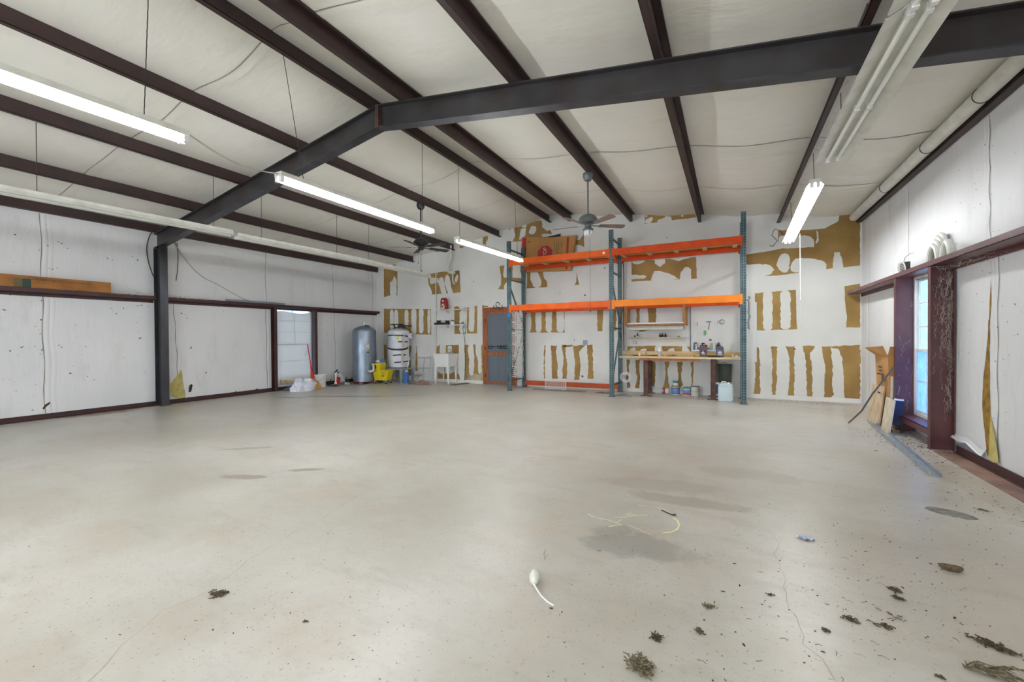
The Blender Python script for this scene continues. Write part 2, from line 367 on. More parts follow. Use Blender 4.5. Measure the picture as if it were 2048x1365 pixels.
# ------------------------------------------------------------------ floor, ceiling, walls
def K(ox, oy, s, pts): return [(ox+x/s, oy+y/s) for x, y in pts]
CR = dict(A=(980, 400, 3.25), B=(1480, 400, 2.966), C=(520, 420, 3.412), D=(1480, 380, 6.4), E=(760, 440, 7.314), F=(960, 400, 8.533),
          G=(1240, 400, 8.533), H=(850, 580, 6.5), I=(1230, 590, 5.936), T=(1840, 640, 4.014), U=(280, 740, 6.827))
def onback(cr, pts): return [(p.x, p.z) for p in (aty(x, y, D) for x, y in K(*CR[cr], pts))]

mb = MB()
mb.bx(L-.6, R+.6, FR-2.5, D+.3, -.15, 0)
# hairline cracks and chalk marks on the slab
def floorline(px, wd, rnd=.012, z=.0012, step=.06):
    P = [atz(x, y) for x, y in px]; out = []
    for a, b in zip(P, P[1:]):
        k = max(1, int((b-a).length/step))
        for j in range(k):
            q = a.lerp(b, j/k); out.append(Vector((q.x+RN.uniform(-rnd, rnd), q.y+RN.uniform(-rnd, rnd), z)))
    out.append(Vector((P[-1].x, P[-1].y, z)))
    return out
mb.mt(1)
for px, wd in (([(180, 1365), (215, 1330), (245, 1290), (290, 1258), (330, 1222), (400, 1195), (440, 1165), (500, 1120), (560, 1085), (606, 1055)], .0022),
               ([(1535, 1060), (1560, 1090), (1548, 1110), (1565, 1150), (1573, 1200), (1600, 1250), (1606, 1290), (1640, 1320), (1672, 1365)], .0022),
               ([(606, 1055), (640, 1040), (720, 990), (800, 960)], .0018), ([(900, 975), (960, 950), (1010, 930)], .0018),
               ([(1090, 1110), (1088, 1121), (1091, 1100)], .006)):
    pts = floorline(px, wd); mb.ribbon(pts, [wd*RN.uniform(.5, 1.4) for _ in pts])
mb.mt(2)
def Q(pts): return [(1040+x/5.689, 980+y/5.689) for x, y in pts]
for px, wd in ((Q([(1340, 180), (1450, 185), (1560, 200), (1640, 225), (1700, 260)]), .006), (Q([(1740, 320), (1790, 355), (1815, 400), (1790, 450), (1720, 485), (1620, 495)]), .016),
               (Q([(770, 278), (860, 320), (1000, 345), (1100, 380), (1160, 405)]), .009), (Q([(1010, 425), (1080, 408), (1160, 405)]), .009), (Q([(1095, 378), (1160, 335)]), .006),
               (Q([(1085, 318), (1240, 310), (1330, 292), (1455, 290)]), .007), (Q([(1205, 288), (1265, 262)]), .006), (Q([(1210, 288), (1330, 292)]), .007), (Q([(1240, 410), (1360, 455), (1500, 520)]), .006)):
    pts = floorline(px, wd, .002, .0014, .03); mb.ribbon(pts, [wd*RN.uniform(.6, 1.2) for _ in pts])
o = obj('floor', mb, [M_FLOOR, M_CRACK, M_CHALK]); tag(o, kind='structure')

PUR = [-8.563, -7.07, -5.563, -4.097, -3.51, -2.01, -.545, .91]
KN = [L] + PUR + [R]
# ceiling: insulation facing that sags a little between the purlins, with taped seams across
mb = MB()
def sag(x):
    for a, b in zip(KN, KN[1:]):
        if a <= x <= b: t = (x-a)/(b-a); return .05*math.sin(math.pi*t)**2 * min(1, (b-a)/1.2)
    return 0
def cz(x, y): return ceil_z(x)-sag(x)-.006*math.sin(y*3.1+x)*min(1, sag(x)*30)
NX = 96; xs = sorted(set([round(L+(R-L)*i/NX, 4) for i in range(NX+1)]+[RX])); ny = 60
mb.add([(x, FR+(D-FR)*j/ny, cz(x, FR+(D-FR)*j/ny)) for j in range(ny+1) for x in xs],
       [(j*len(xs)+i, (j+1)*len(xs)+i, (j+1)*len(xs)+i+1, j*len(xs)+i+1) for j in range(ny) for i in range(len(xs)-1)])
for ys in (-6.5, -4.65, -2.8, -.97, .86, 2.7, 4.53, 6.37, 8.2):
    for a, b in zip(KN, KN[1:]):
        n = 14; sk = .05*math.sin(ys*5+a)
        mb.mt(1); mb.ribbon([(a+(b-a)*i/n, ys+sk*math.sin(math.pi*i/n), cz(a+(b-a)*i/n, ys)-.004-.003*math.sin(math.pi*i/n)) for i in range(n+1)], .007, (0, 0, -1))
        mb.mt(0)
        mb.ribbon([(a+(b-a)*i/n, ys+.055+sk*math.sin(math.pi*i/n), cz(a+(b-a)*i/n, ys)-.007) for i in range(n+1)], .09, (0, 0, -1))
o = obj('ceiling', mb, [M_CEIL, M_LINE]); tag(o, kind='structure')
mb = MB()   # outer roof sheets over the insulation
for x0, x1 in ((L-.3, RX), (RX, R+.3)):
    mb.hexa([(x0, FR-.2, ceil_z(x0)+.05), (x1, FR-.2, ceil_z(x1)+.05), (x1, D+.2, ceil_z(x1)+.05), (x0, D+.2, ceil_z(x0)+.05)],
            [(x0, FR-.2, ceil_z(x0)+.09), (x1, FR-.2, ceil_z(x1)+.09), (x1, D+.2, ceil_z(x1)+.09), (x0, D+.2, ceil_z(x0)+.09)])
tag(obj('trim_1', mb, M_ZINC), kind='structure')

def side_wall(name, X, sgn, holes, seams, extra):
    mb = MB(); Z1 = ZE-.01
    def fx(y, z): return X - sgn*(.010*noise.noise(Vector((y*.8, z*.8, X)))+.004*noise.noise(Vector((y*4, z*.7, X+3))))
    ys = sorted({FR, D} | {h for hh in holes for h in hh[:2]})
    for a, b in zip(ys, ys[1:]):
        hh = [h for h in holes if h[0] <= a and b <= h[1]]
        for z0, z1 in ([(0, Z1)] if not hh else [(0, hh[0][2]), (hh[0][3], Z1)]):
            nu = max(2, int((b-a)/.12)); nv = max(2, int((z1-z0)/.15))
            mb.mt(0); mb.grid(lambda u, v: (fx(a+(b-a)*u, z0+(z1-z0)*v), a+(b-a)*u, z0+(z1-z0)*v), nu, nv)
            xo = sorted((X+sgn*.03, X+sgn*.14)); mb.mt(2); mb.bx(xo[0], xo[1], a, b, z0, z1+(.06 if z1 > 3 else 0))
    for Ys, z0, z1, lean in seams:
        n = 16
        P = [(Ys+lean*(i/n)+.012*math.sin(i*1.3+Ys), z0+(z1-z0)*i/n) for i in range(n+1)]
        mb.mt(1); mb.ribbon([(fx(y, z)-sgn*.004, y, z) for y, z in P], [.005+.006*abs(math.sin(i*.9+Ys)) for i in range(n+1)], (-sgn, 0, 0))
        mb.mt(0)
        for off, hgt in ((.05, .008), (.115, .005)):   # pleats beside the seam
            A = [(fx(y+off-.03, z), y+off-.03, z) for y, z in P]; B = [(fx(y+off, z)-sgn*hgt, y+off, z) for y, z in P]; Cc = [(fx(y+off+.03, z), y+off+.03, z) for y, z in P]
            vs = A+B+Cc; m = n+1
            mb.add(vs, [(i, i+1, m+i+1, m+i) for i in range(n)]+[(m+i, m+i+1, 2*m+i+1, 2*m+i) for i in range(n)])
    extra(mb, fx)
    o = obj(name, mb, [M_WALLL, M_LINE, M_ZINC, M_INS, M_INSG, M_DIRT]); tag(o, kind='structure'); return o
WL2 = (6.64, 7.69, .30, 2.08)      # left window opening (y0, y1, z0, z1)
WR1 = (6.43, 7.47, .20, 2.07)
def exL(mb, fx):
    def pl(cr, pts): return [(p.x+.008, p.y, p.z) for p in (atx(x, y, L) for x, y in K(*CR[cr], pts))]
    mb.mt(3); mb.poly(pl('U', jit([(412, 190), (480, 110), (530, 40), (560, 0), (575, 60), (590, 220), (615, 330), (605, 400), (560, 385), (520, 395), (480, 385), (412, 360)], RN, 5, 25)))
    mb.mt(0); mb.poly([(x+.012, y, z) for x, y, z in pl('U', [(575, 60), (562, 0), (600, 60), (640, 330), (625, 400), (612, 330), (590, 220)])])
    mb.mt(5); mb.poly([(x+.004, y, z) for x, y, z in pl('U', jit([(670, 210), (700, 195), (715, 215), (705, 260), (690, 305), (660, 305), (665, 255)], RN, 6, 20))])
    for a in ([(145, 440), (190, 430), (212, 470), (160, 465)], [(1295, 290), (1318, 300), (1320, 340), (1298, 335)], [(1405, 290), (1420, 288), (1422, 315), (1408, 312)], [(1570, 265), (1610, 255), (1625, 285), (1580, 290)], [(795, 365), (940, 350), (945, 372), (800, 385)]):
        mb.poly(pl('U', jit(a, RN, 4, 12)))
    rr = random.Random(41)
    def scuff(px, py, k=1.0, long_=False):
        p = atx(px, py, L); s_ = .012*k; ex = 3.5 if long_ else rr.uniform(.8, 1.8); a_ = rr.uniform(0, 3.1)
        pts = [(s_*ex*math.cos(t)*rr.uniform(.3, 1), s_*math.sin(t)*rr.uniform(.3, 1)) for t in [i*.9 for i in range(7)]]
        mb.poly([(fx(p.y, p.z)+.003, p.y+u*math.cos(a_)-v*math.sin(a_), p.z+u*math.sin(a_)+v*math.cos(a_)) for u, v in pts])
    for px, py in ((44, 695), (70, 693), (93, 692), (20, 702), (118, 691), (123, 695), (172, 694), (222, 617), (247, 617), (253, 616), (232, 628), (275, 612), (283, 611), (290, 743), (293, 748), (140, 747), (175, 753), (188, 760), (101, 538), (114, 537), (82, 590), (83, 602), (82, 640),
                   (80, 668), (84, 700), (30, 470), (40, 478), (90, 450), (92, 472), (94, 489), (215, 517), (225, 521), (265, 513), (275, 520), (117, 484), (123, 487), (135, 497), (280, 677), (276, 665), (362, 628), (370, 630), (374, 637), (382, 696), (447, 624), (535, 668), (412, 746), (642, 648), (655, 670), (640, 700), (690, 500), (460, 452), (512, 470), (590, 480), (20, 590), (8, 620), (60, 588)):
        scuff(px, py, rr.uniform(.5, 1.2), rr.random() < .35)
    for _ in range(70): scuff(rr.uniform(0, 310), rr.uniform(440, 800), rr.uniform(.2, .45), rr.random() < .3)
    for _ in range(40): scuff(rr.uniform(345, 540), rr.uniform(510, 780), rr.uniform(.2, .45), rr.random() < .3)
    for px in ([(375, 365), (405, 358), (403, 366), (378, 372)], [(540, 300), (600, 265), (600, 290), (560, 320), (520, 360), (510, 345)]):
        mb.poly([(p.x+.009, p.y, p.z) for p in (atx(x/6.024, 760+y/6.024, L) for x, y in px)])
def exR(mb, fx):
    def pr(pts, o=.008): return [(p.x-o, p.y, p.z) for p in (atx(x, y, R) for x, y in K(*CR['T'], pts))]
    left = [(562, 0), (556, 140), (544, 280), (524, 430), (515, 560), (512, 700), (520, 800), (532, 900), (542, 1000), (549, 1090)]
    right = [(572, 1090), (576, 980), (580, 850), (577, 700), (572, 560), (574, 430), (570, 280), (574, 140), (572, 0)]
    mb.mt(4); mb.poly(pr(jit(left+right, RN, 2, 40), .010))
    top = [(p.x-.009, p.y, p.z) for p in (atx(x, y, R) for x, y in [(1984.5, 560), (1982, 600), (1981, 640), (1983, 640), (1985, 600)])]
    mb.poly(top)
    mb.mt(0)   # curled facing on both sides of the tear
    for side, off in ((left, -1), (list(reversed(right)), 1)):
        P = [atx(x, y, R) for x, y in K(*CR['T'], side)]; n = len(P)
        A = [(p.x-.004, p.y-off*.10, p.z) for p in P]; B = [(p.x-.014, p.y-off*.035, p.z) for p in P]; C_ = [(p.x-.010, p.y-off*.004, p.z) for p in P]
        mb.add(A+B+C_, [(i, i+1, n+i+1, n+i) for i in range(n-1)]+[(n+i, n+i+1, 2*n+i+1, 2*n+i) for i in range(n-1)])
    mb.mt(3); mb.poly(pr(jit([(584, 860), (590, 770), (605, 850), (625, 930), (642, 1040), (655, 1150), (610, 1150), (572, 1115), (577, 1000)], RN, 2, 40), .02))
    mb.mt(2); mb.poly(pr(jit([(285, 985), (380, 1000), (440, 1050), (520, 1130), (560, 1120), (620, 1160), (690, 1195), (680, 1225), (600, 1180), (450, 1110), (360, 1065), (285, 1035)], RN, 5, 20), .012))
    mb.mt(0); P = [atx(x, y, R) for x, y in K(*CR['T'], [(275, 950), (330, 985), (400, 1000), (450, 1050), (500, 1095), (530, 1110), (550, 1080)])]
    n = len(P); mb.add([(p.x-.010, p.y, p.z+.07) for p in P]+[(p.x-.022, p.y, p.z+.02) for p in P]+[(p.x-.034, p.y, p.z+.012) for p in P], [(i, i+1, n+i+1, n+i) for i in range(n-1)]+[(n+i, n+i+1, 2*n+i+1, 2*n+i) for i in range(n-1)])
    mb.mt(5)
    rr = random.Random(4)
    for _ in range(150):
        y = rr.uniform(4.2, 6.35); z = rr.uniform(.3, 3.2); s = rr.uniform(.002, .009)
        mb.poly([(R-.016, y+s*math.cos(t)*rr.uniform(.4, 1), z+s*math.sin(t)*rr.uniform(.3, 1.6)) for t in (0, 1.2, 2.4, 3.6, 4.8)])
yl = lambda px, py: atx(px, py, L).y
yr = lambda px, py: atx(px, py, R).y
side_wall('wall_left', L, -1, [WL2], [(yl(88, 700), .08, 3.4, -.02), (yl(358, 760), .1, 2.05, -.08), (yl(533, 700), .1, 3.4, .0), (yl(672, 700), .1, 3.4, -.1), (yl(745, 600), .1, 3.4, 0), (-.6, .1, 3.4, 0), (-2.4, .1, 3.4, 0)], exL)
side_wall('wall_right', R, 1, [WR1], [(yr(1738, 600), .1, 3.4, 0), (yr(1819, 480), 2.2, 3.4, .03), (yr(1983, 300), 2.2, 3.4, .03), (yr(1998, 700), .15, 2.05, 0), (4.0, .1, 3.4, 0), (2.4, .1, 3.4, 0)], exR)

# back wall: drywall with torn paper
mb = MB()
gab = [(L-.1, 0), (R+.1, 0), (R+.1, ceil_z(R)+.1), (RX, ZR+.1), (L-.1, ceil_z(L)+.1)]
mb.prism([(x, D, z) for x, z in gab], (0, .12, 0))
rw = random.Random(11)
def patch(cr, outer, whites=(), amp=.010):
    mb.mt(1); mb.poly([(x, D-.0015, z) for x, z in jit(onback(cr, outer), rw, amp*.5, .06)])
    mb.mt(0)
    for wpts in whites: mb.poly([(x, D-.003, z) for x, z in jit(onback(cr, wpts), rw, amp, .05)])
def strips(cr, lst):
    mb.mt(1)
    for s in lst: mb.poly([(x, D-.0015, z) for x, z in jit(onback(cr, s), rw, .012, .05)])
def wst(x0, x1, y0, y1, e=18):   # a white strip with rounded ends
    return [(x0, y0+e), (x0+(x1-x0)*.25, y0), (x1-(x1-x0)*.25, y0), (x1, y0+e), (x1, y1-e), (x1-(x1-x0)*.25, y1), (x0+(x1-x0)*.25, y1), (x0, y1-e)]
patch('C', [(845, 405), (938, 405), (938, 585), (885, 585), (846, 597)], [[(890, 590), (886, 500), (905, 480), (918, 450), (934, 480), (932, 592)]])
patch('C', [(895, 378), (925, 372), (925, 392), (895, 388)])
patch('E', [(700, 800), (880, 765), (1165, 740), (1180, 1065), (705, 1095)], [[(725, 850), (850, 850), (858, 895), (845, 925), (740, 945)], [(700, 855), (712, 935), (740, 1000), (765, 1088), (700, 1100)],
      [(862, 865), (880, 842), (910, 840), (935, 880), (950, 960), (970, 1080), (903, 1082), (880, 990), (852, 920)], [(945, 860), (965, 815), (990, 800), (1020, 850), (1035, 920), (1045, 1000), (1072, 1070), (1000, 1080), (970, 1000), (948, 930)], [(1130, 790), (1150, 830), (1130, 905), (1110, 918), (1088, 900), (1105, 830)]])
patch('E', [(1505, 250), (1580, 235), (1577, 290), (1550, 330), (1552, 362), (1505, 370)])
patch('E', [(1165, 378), (1225, 392), (1220, 408), (1165, 415)]); patch('E', [(800, 465), (885, 448), (885, 462), (800, 475)])
patch('A', [(62, 432), (95, 425), (240, 428), (325, 440), (345, 470), (352, 510), (370, 530), (372, 568), (240, 575), (52, 583), (72, 550)],
      [[(95, 424), (130, 424), (135, 480), (133, 505), (90, 505), (86, 480)], [(150, 424), (205, 424), (212, 480), (210, 510), (145, 506)], [(52, 430), (62, 434), (72, 500), (70, 550), (50, 578)], [(95, 585), (92, 560), (105, 538), (150, 525), (195, 535), (212, 560), (215, 580)],
       [(232, 424), (240, 424), (240, 570), (232, 575)], [(265, 440), (295, 450), (310, 470), (335, 530), (330, 560), (310, 573), (285, 565), (262, 520)], [(330, 436), (376, 432), (376, 520), (355, 500), (345, 470)]])
patch('A', [(561, 465), (568, 500), (580, 552), (550, 556), (562, 530)])
patch('F', [(580, 470), (725, 435), (800, 400), (1045, 345), (1065, 410), (1060, 465), (1150, 540), (1160, 522), (1205, 520), (1225, 580), (1140, 700), (860, 700), (550, 720), (600, 620), (585, 540)],
      [[(700, 500), (785, 480), (780, 560), (775, 600), (740, 650), (665, 680), (680, 590)], [(870, 455), (930, 448), (960, 460), (960, 520), (930, 575), (870, 592), (835, 570), (838, 530)], [(1045, 600), (1080, 582), (1130, 578), (1220, 588), (1180, 625), (1080, 642)], [(715, 470), (740, 430), (800, 420), (785, 470)]])
patch('F', [(1768, 470), (1780, 810), (1700, 770), (1600, 760), (1600, 690), (1700, 690), (1760, 600)])
patch('G', [(425, 252), (1290, 237), (1295, 300), (880, 350), (640, 380), (420, 412)], [[(428, 350), (480, 320), (540, 290), (567, 320), (540, 370), (500, 402), (425, 400)], [(632, 350), (760, 300), (800, 282), (870, 285), (888, 350), (660, 388)], [(440, 250), (470, 250), (460, 300), (440, 290)], [(720, 246), (830, 246), (790, 285), (730, 270)], [(1045, 258), (1082, 258), (1080, 290), (1050, 288)]])
patch('A', [(920, 400), (1340, 372), (1345, 512), (1305, 515), (1240, 518), (1047, 525), (920, 533)], [[(922, 396), (1010, 396), (990, 410), (960, 420), (930, 415)], [(1065, 386), (1138, 382), (1138, 412), (1105, 437), (1072, 415)], [(915, 485), (1005, 490), (1018, 502), (1000, 513), (915, 516)], [(1045, 528), (1055, 490), (1070, 462), (1100, 460), (1150, 475), (1200, 495), (1228, 518), (1130, 530)],
      [(1232, 520), (1240, 470), (1262, 440), (1285, 435), (1306, 450), (1308, 520)], [(1165, 382), (1250, 374), (1300, 378), (1230, 398)]])
patch('D', [(485, 522), (540, 518), (840, 515), (1080, 495), (1260, 400), (1270, 325), (1480, 308), (1536, 430), (1536, 968), (1400, 985), (1240, 1000), (900, 1040), (500, 1095), (80, 1120), (80, 825), (350, 790), (520, 755), (545, 745), (485, 680)],
      [[(490, 640), (500, 600), (560, 580), (830, 582), (900, 600), (945, 640), (950, 735), (700, 748), (490, 745)], [(82, 955), (330, 952), (400, 975), (442, 1020), (400, 1080), (300, 1110), (82, 1125)], [(500, 870), (530, 825), (570, 812), (615, 820), (640, 870), (630, 1000), (600, 1060), (550, 1060), (500, 1020), (465, 965)],
       [(645, 990), (665, 930), (710, 880), (830, 876), (960, 885), (1080, 920), (1105, 960), (1100, 1020), (900, 1060), (700, 1060), (655, 1035)], [(1205, 805), (1275, 798), (1310, 900), (1322, 980), (1300, 1060), (1200, 1060), (1188, 940)], [(970, 520), (995, 540), (1010, 640), (985, 690), (965, 680), (985, 620)]])
patch('B', [(88, 555), (330, 533), (338, 768), (88, 777)], [wst(137, 192, 540, 775, 14), wst(240, 300, 540, 768, 14)])
patch('B', [(620, 512), (712, 498), (712, 757), (630, 757), (635, 690), (622, 600)])
strips('B', [[(88, 875), (108, 875), (118, 950), (120, 1155), (80, 1155), (90, 1080), (88, 960)], [(182, 873), (222, 872), (215, 950), (220, 1060), (210, 1160), (188, 1162), (192, 1060), (192, 960)], [(270, 870), (325, 868), (318, 950), (325, 1010), (322, 1170), (285, 1168), (295, 1040), (290, 930)],
             [(370, 868), (447, 868), (415, 910), (425, 980), (430, 1178), (398, 1175), (392, 960)], [(482, 870), (535, 870), (548, 960), (550, 1120), (560, 1155), (530, 1182), (500, 1180), (505, 1000)], [(530, 868), (712, 864), (714, 1190), (625, 1188), (615, 1080), (605, 930), (580, 885), (540, 878)]])
strips('A', [[(395, 948), (435, 948), (428, 990), (440, 1060), (440, 1165), (405, 1165), (400, 1030)], [(462, 948), (492, 948), (490, 1000), (502, 1080), (498, 1165), (470, 1165), (478, 1020)], [(540, 948), (620, 945), (580, 985), (588, 1080), (582, 1170), (548, 1170), (552, 1050)],
             [(628, 945), (667, 943), (672, 1165), (635, 1165), (640, 1080)], [(352, 948), (362, 948), (355, 1080), (360, 1160), (350, 1160)], [(462, 944), (540, 944), (532, 956), (485, 956)], [(560, 1195), (600, 1195), (605, 1208), (545, 1208)], [(635, 1195), (668, 1197), (668, 1210), (628, 1210)]])
patch('A', [(258, 722), (485, 715), (485, 863), (258, 863)], [wst(296, 335, 700, 862), wst(362, 403, 700, 862), wst(432, 482, 700, 862), [(254, 720), (262, 720), (270, 800), (264, 850), (254, 860)]])
strips('A', [[(697, 715), (738, 713), (735, 780), (730, 853), (697, 853)], [(795, 715), (822, 715), (820, 853), (790, 853)]])
strips('I', [[(250, 155), (297, 155), (292, 240), (295, 332), (255, 332), (258, 250)], [(390, 150), (487, 148), (487, 332), (400, 332)], [(280, 400), (490, 400), (480, 418), (400, 425), (290, 437)]])
patch('I', [(145, 612), (450, 606), (900, 615), (905, 690), (145, 690)], [[(160, 690), (168, 662), (190, 640), (240, 625), (245, 690)], [(290, 690), (305, 655), (330, 642), (370, 640), (376, 690)], [(470, 690), (472, 630), (490, 600), (550, 600), (572, 690)], [(615, 690), (630, 660), (650, 640), (700, 632), (720, 690)], [(793, 690), (798, 600), (845, 600), (865, 640), (902, 690)]])
strips('I', [[(135, 770), (175, 770), (165, 880), (160, 1000), (180, 1060), (175, 1110), (140, 1105)], [(245, 775), (295, 775), (290, 890), (298, 1000), (290, 1112), (240, 1112), (262, 1000), (250, 880)], [(430, 790), (475, 795), (480, 900), (470, 1090), (435, 1080)],
             [(585, 795), (645, 795), (625, 900), (630, 1020), (650, 1100), (600, 1125), (565, 1115), (590, 1020), (600, 900)], [(735, 795), (802, 795), (785, 960), (790, 1020), (810, 1070), (770, 1112), (745, 1020), (752, 960)], [(900, 800), (935, 800), (925, 1000), (918, 1090), (905, 1080), (908, 930)]])
patch('C', [(845, 675), (1166, 678), (1169, 852), (1018, 850), (1010, 830), (846, 840)], [wst(887, 913, 682, 815), wst(916, 943, 682, 800), wst(987, 1013, 682, 800), wst(1033, 1068, 675, 850), wst(1085, 1116, 672, 842), wst(1143, 1164, 680, 846)])
strips('C', [[(846, 920), (865, 925), (868, 1050), (848, 1060)], [(1013, 925), (1035, 930), (1025, 1000), (1032, 1130), (1013, 1130)], [(1062, 1000), (1070, 925), (1075, 1000), (1075, 1120), (1062, 1120)]])
patch('H', [(380, 220), (430, 214), (470, 250), (680, 208), (678, 567), (385, 575)], [[(453, 285), (475, 272), (530, 225), (532, 350), (522, 555), (470, 572), (447, 530)], [(435, 212), (540, 212), (540, 262), (460, 268)], [(578, 220), (600, 206), (645, 206), (645, 350), (640, 500), (630, 540), (590, 547), (568, 510), (572, 350)]])
strips('H', [[(742, 205), (825, 205), (820, 222), (760, 235), (745, 262)], [(150, 740), (195, 715), (190, 780), (195, 830), (152, 832)], [(510, 715), (565, 715), (555, 790), (575, 900), (570, 1060), (580, 1175), (515, 1170), (520, 930)], [(625, 712), (655, 712), (660, 830), (690, 930), (690, 1060), (740, 1180), (620, 1175), (640, 1000), (640, 850)], [(735, 720), (750, 715), (752, 1180), (740, 1100), (735, 1000)],
             [(160, 1060), (200, 1090), (330, 1090), (400, 1070), (445, 1100), (460, 1165), (160, 1160)]])
patch('H', [(272, 722), (440, 715), (442, 830), (270, 830)], [[(295, 830), (298, 745), (320, 725), (345, 735), (352, 830)]])
mb.mt(2)
mb.poly([(x, D-.0045, z) for x, z in jit(onback('H', [(515, 1120), (560, 1080), (600, 1120), (660, 1080), (700, 1110), (752, 1060), (752, 1180), (515, 1172)]), rw, .015, .05)])
mb.mt(3)    # small holes and scuffs
for cr, c, s in (('A', (618, 620), 6), ('A', (602, 1148), 8), ('A', (455, 605), 4), ('A', (745, 443), 5), ('A', (1148, 245), 4), ('B', (325, 885), 6), ('E', (1372, 905), 8), ('E', (1900, 140), 9), ('A', (548, 912), 4), ('F', (510, 505), 10)):
    mb.poly([(x, D-.0035, z) for x, z in onback(cr, [(c[0]+s*math.cos(t)*rw.uniform(.5, 1), c[1]+s*math.sin(t)) for t in (0, 1, 2, 3, 4, 5)])])
o = obj('wall_back', mb, [M_DRY, M_KRAFT, M_KRAFTD, M_DIRT]); tag(o, kind='structure')
# wall behind the camera, two doorway openings added unseen to let fill light in
mb = MB()
for x0, x1, z0, z1 in ((L-.1, -9.6, 0, 3.6), (-9.6, -6.6, 3.1, 3.6), (-6.6, -2.9, 0, 3.6), (-2.9, .5, 3.1, 3.6), (.5, R+.1, 0, 3.6)): mb.bx(x0, x1, FR-.1, FR, z0, z1)
mb.prism([(L-.1, FR, 3.59), (R+.1, FR, 3.59), (RX, FR, ZR+.1)], (0, -.1, 0))
tag(obj('wall_front', mb, M_WALLL), kind='structure')
# baseboards
mb = MB()
for x0, x1 in ((L+.02, -6.11), (-5.06, R-.01)): mb.bx(x0, x1, D-.022, D-.004, 0, .085)
tag(obj('baseboard_back', mb, M_DRY2), kind='structure')
mb = MB(); mb.bx(L+.001, L+.012, FR, 10.05, 0, .085); mb.bx(L+.012, L+.09, FR, 10.05, 0, .008); mb.bx(L+.012, L+.03, FR, 10.05, .078, .085)
tag(obj('baseboard_left', mb, M_MAROON), kind='structure')
mb = MB()
for a, b in ((FR, 6.3), (7.6, 8.2)): mb.bx(R-.022, R-.012, a, b, 0, .085); mb.bx(R-.04, R-.022, a, b, .0, .01)
tag(obj('baseboard_right', mb, M_MAROON), kind='structure')
mb = MB(); mb.bx(R-.215, R-.04, FR, 6.3, 0, .002)
tag(obj('trim_2', mb, mat('stained_slab_strip', S(150, 118, 104), .7, 0, S(118, 92, 80), 5)), kind='structure')

# ------------------------------------------------------------------ steel frame
FY_L, FY_R = 4.235, 4.035
def zsec(mb, x0, d, y0, y1, dz=.18, fl=.06):
    zt = ceil_z(x0)-.004; zb = zt-dz; t = .005
    mb.bx(x0-t/2, x0+t/2, y0, y1, zb, zt)
    a, b = sorted((x0, x0+d*fl)); mb.bx(a, b, y0, y1, zb, zb+t); a, b = sorted((x0+d*fl, x0+d*(fl-t))); mb.bx(a, b, y0, y1, zb, zb+.02)
    a, b = sorted((x0, x0-d*fl)); mb.bx(a, b, y0, y1, zt-t-.012, zt-.012); a, b = sorted((x0-d*fl, x0-d*(fl-t))); mb.bx(a, b, y0, y1, zt-.032, zt-.012)
names = ['lowest on the left roof slope', 'second from the left wall', 'third from the left wall', 'just left of the ridge', 'just right of the ridge', 'above the pewter ceiling fan', 'above the middle of the orange rack', 'nearest the right wall']
for i, x in enumerate(PUR):
    d = 1 if x < RX else -1
    for (y0, y1, ox, wh) in ((4.0, D-.03, 0, 'in the back bay'), (FR+.02, 4.32, .009, 'in the near bay')):
        mb = MB(); zsec(mb, x+ox, d, y0, y1)
        o = obj('roof_purlin', mb, M_PURLIN); tag(o, 'brown steel purlin %s, %s' % (names[i], wh), 'purlin', 'roof purlins')
def rafter(name, xa, ya, xb, yb, label):
    root = thing(name, label, 'rafter', ((xa+xb)/2, (ya+yb)/2, 3.6))
    za, zb = ceil_z(xa)-.188, ceil_z(xb)-.188; H_ = .285; t = .012; wd = .066
    def bar(y0, y1, h0, h1): 
        return MB().hexa([(xa, ya+y0, za+h0), (xb, yb+y0, zb+h0), (xb, yb+y1, zb+h0), (xa, ya+y1, za+h0)], [(xa, ya+y0, za+h1), (xb, yb+y0, zb+h1), (xb, yb+y1, zb+h1), (xa, ya+y1, za+h1)])
    obj('top_flange', bar(-wd, wd, -t, 0), M_RAFTER, root); obj('bottom_flange', bar(-wd, wd, -H_, -H_+t), M_BLUEST, root); obj('web', bar(-.005, .005, -H_+t, -t), M_RAFTER, root)
    mb = MB()
    for x in (xb-.012 if xb == RX else xa+.012,): 
        y = yb if xb == RX else ya; z = ceil_z(x)-.188; mb.bx(x-.008, x+.008, y-wd, y+wd, z-H_, z)
    obj('splice_plate', mb, M_RUST, root)
    return root
rafter('roof_rafter', L+.02, FY_L, RX, FY_R, 'dark steel rafter rising from the left column to the ridge')
rafter('roof_rafter', RX, FY_R, R-.02, FY_R-.005, 'dark steel rafter falling from the ridge to the right wall')
root = thing('steel_column', 'dark grey steel column standing against the left wall', 'column', (-9.97, FY_L, 0))
zt = ceil_z(-9.84)-.19-.285
obj('inner_flange', MB().bx(-9.852, -9.84, FY_L-.065, FY_L+.065, .012, zt), M_BLUEST, root)
obj('outer_flange', MB().bx(-10.085, -10.073, FY_L-.065, FY_L+.065, .012, ceil_z(-10.08)-.48), M_BLUEST, root)
obj('web', MB().bx(-10.073, -9.852, FY_L-.005, FY_L+.005, .012, zt-.01), M_RAFTER, root)
obj('base_plate', MB().bx(-10.09, -9.82, FY_L-.08, FY_L+.08, 0, .012), M_RUST, root)
for nm, X, sg in (('left', L, 1), ('right', R, -1)):
    mb = MB(); a = X+sg*.008; b = X+sg*.085
    for x0, x1, z0, z1 in ((b-sg*.005, b, ZE-.155, ZE-.012), (a, b, ZE-.16, ZE-.155)): 
        q = sorted((x0, x1)); mb.bx(q[0], q[1], FR+.02, D-.02, z0, z1)
    o = obj('eave_strut', mb, M_PURLIN); tag(o, 'brown steel eave strut along the top of the %s wall' % nm, 'eave strut')
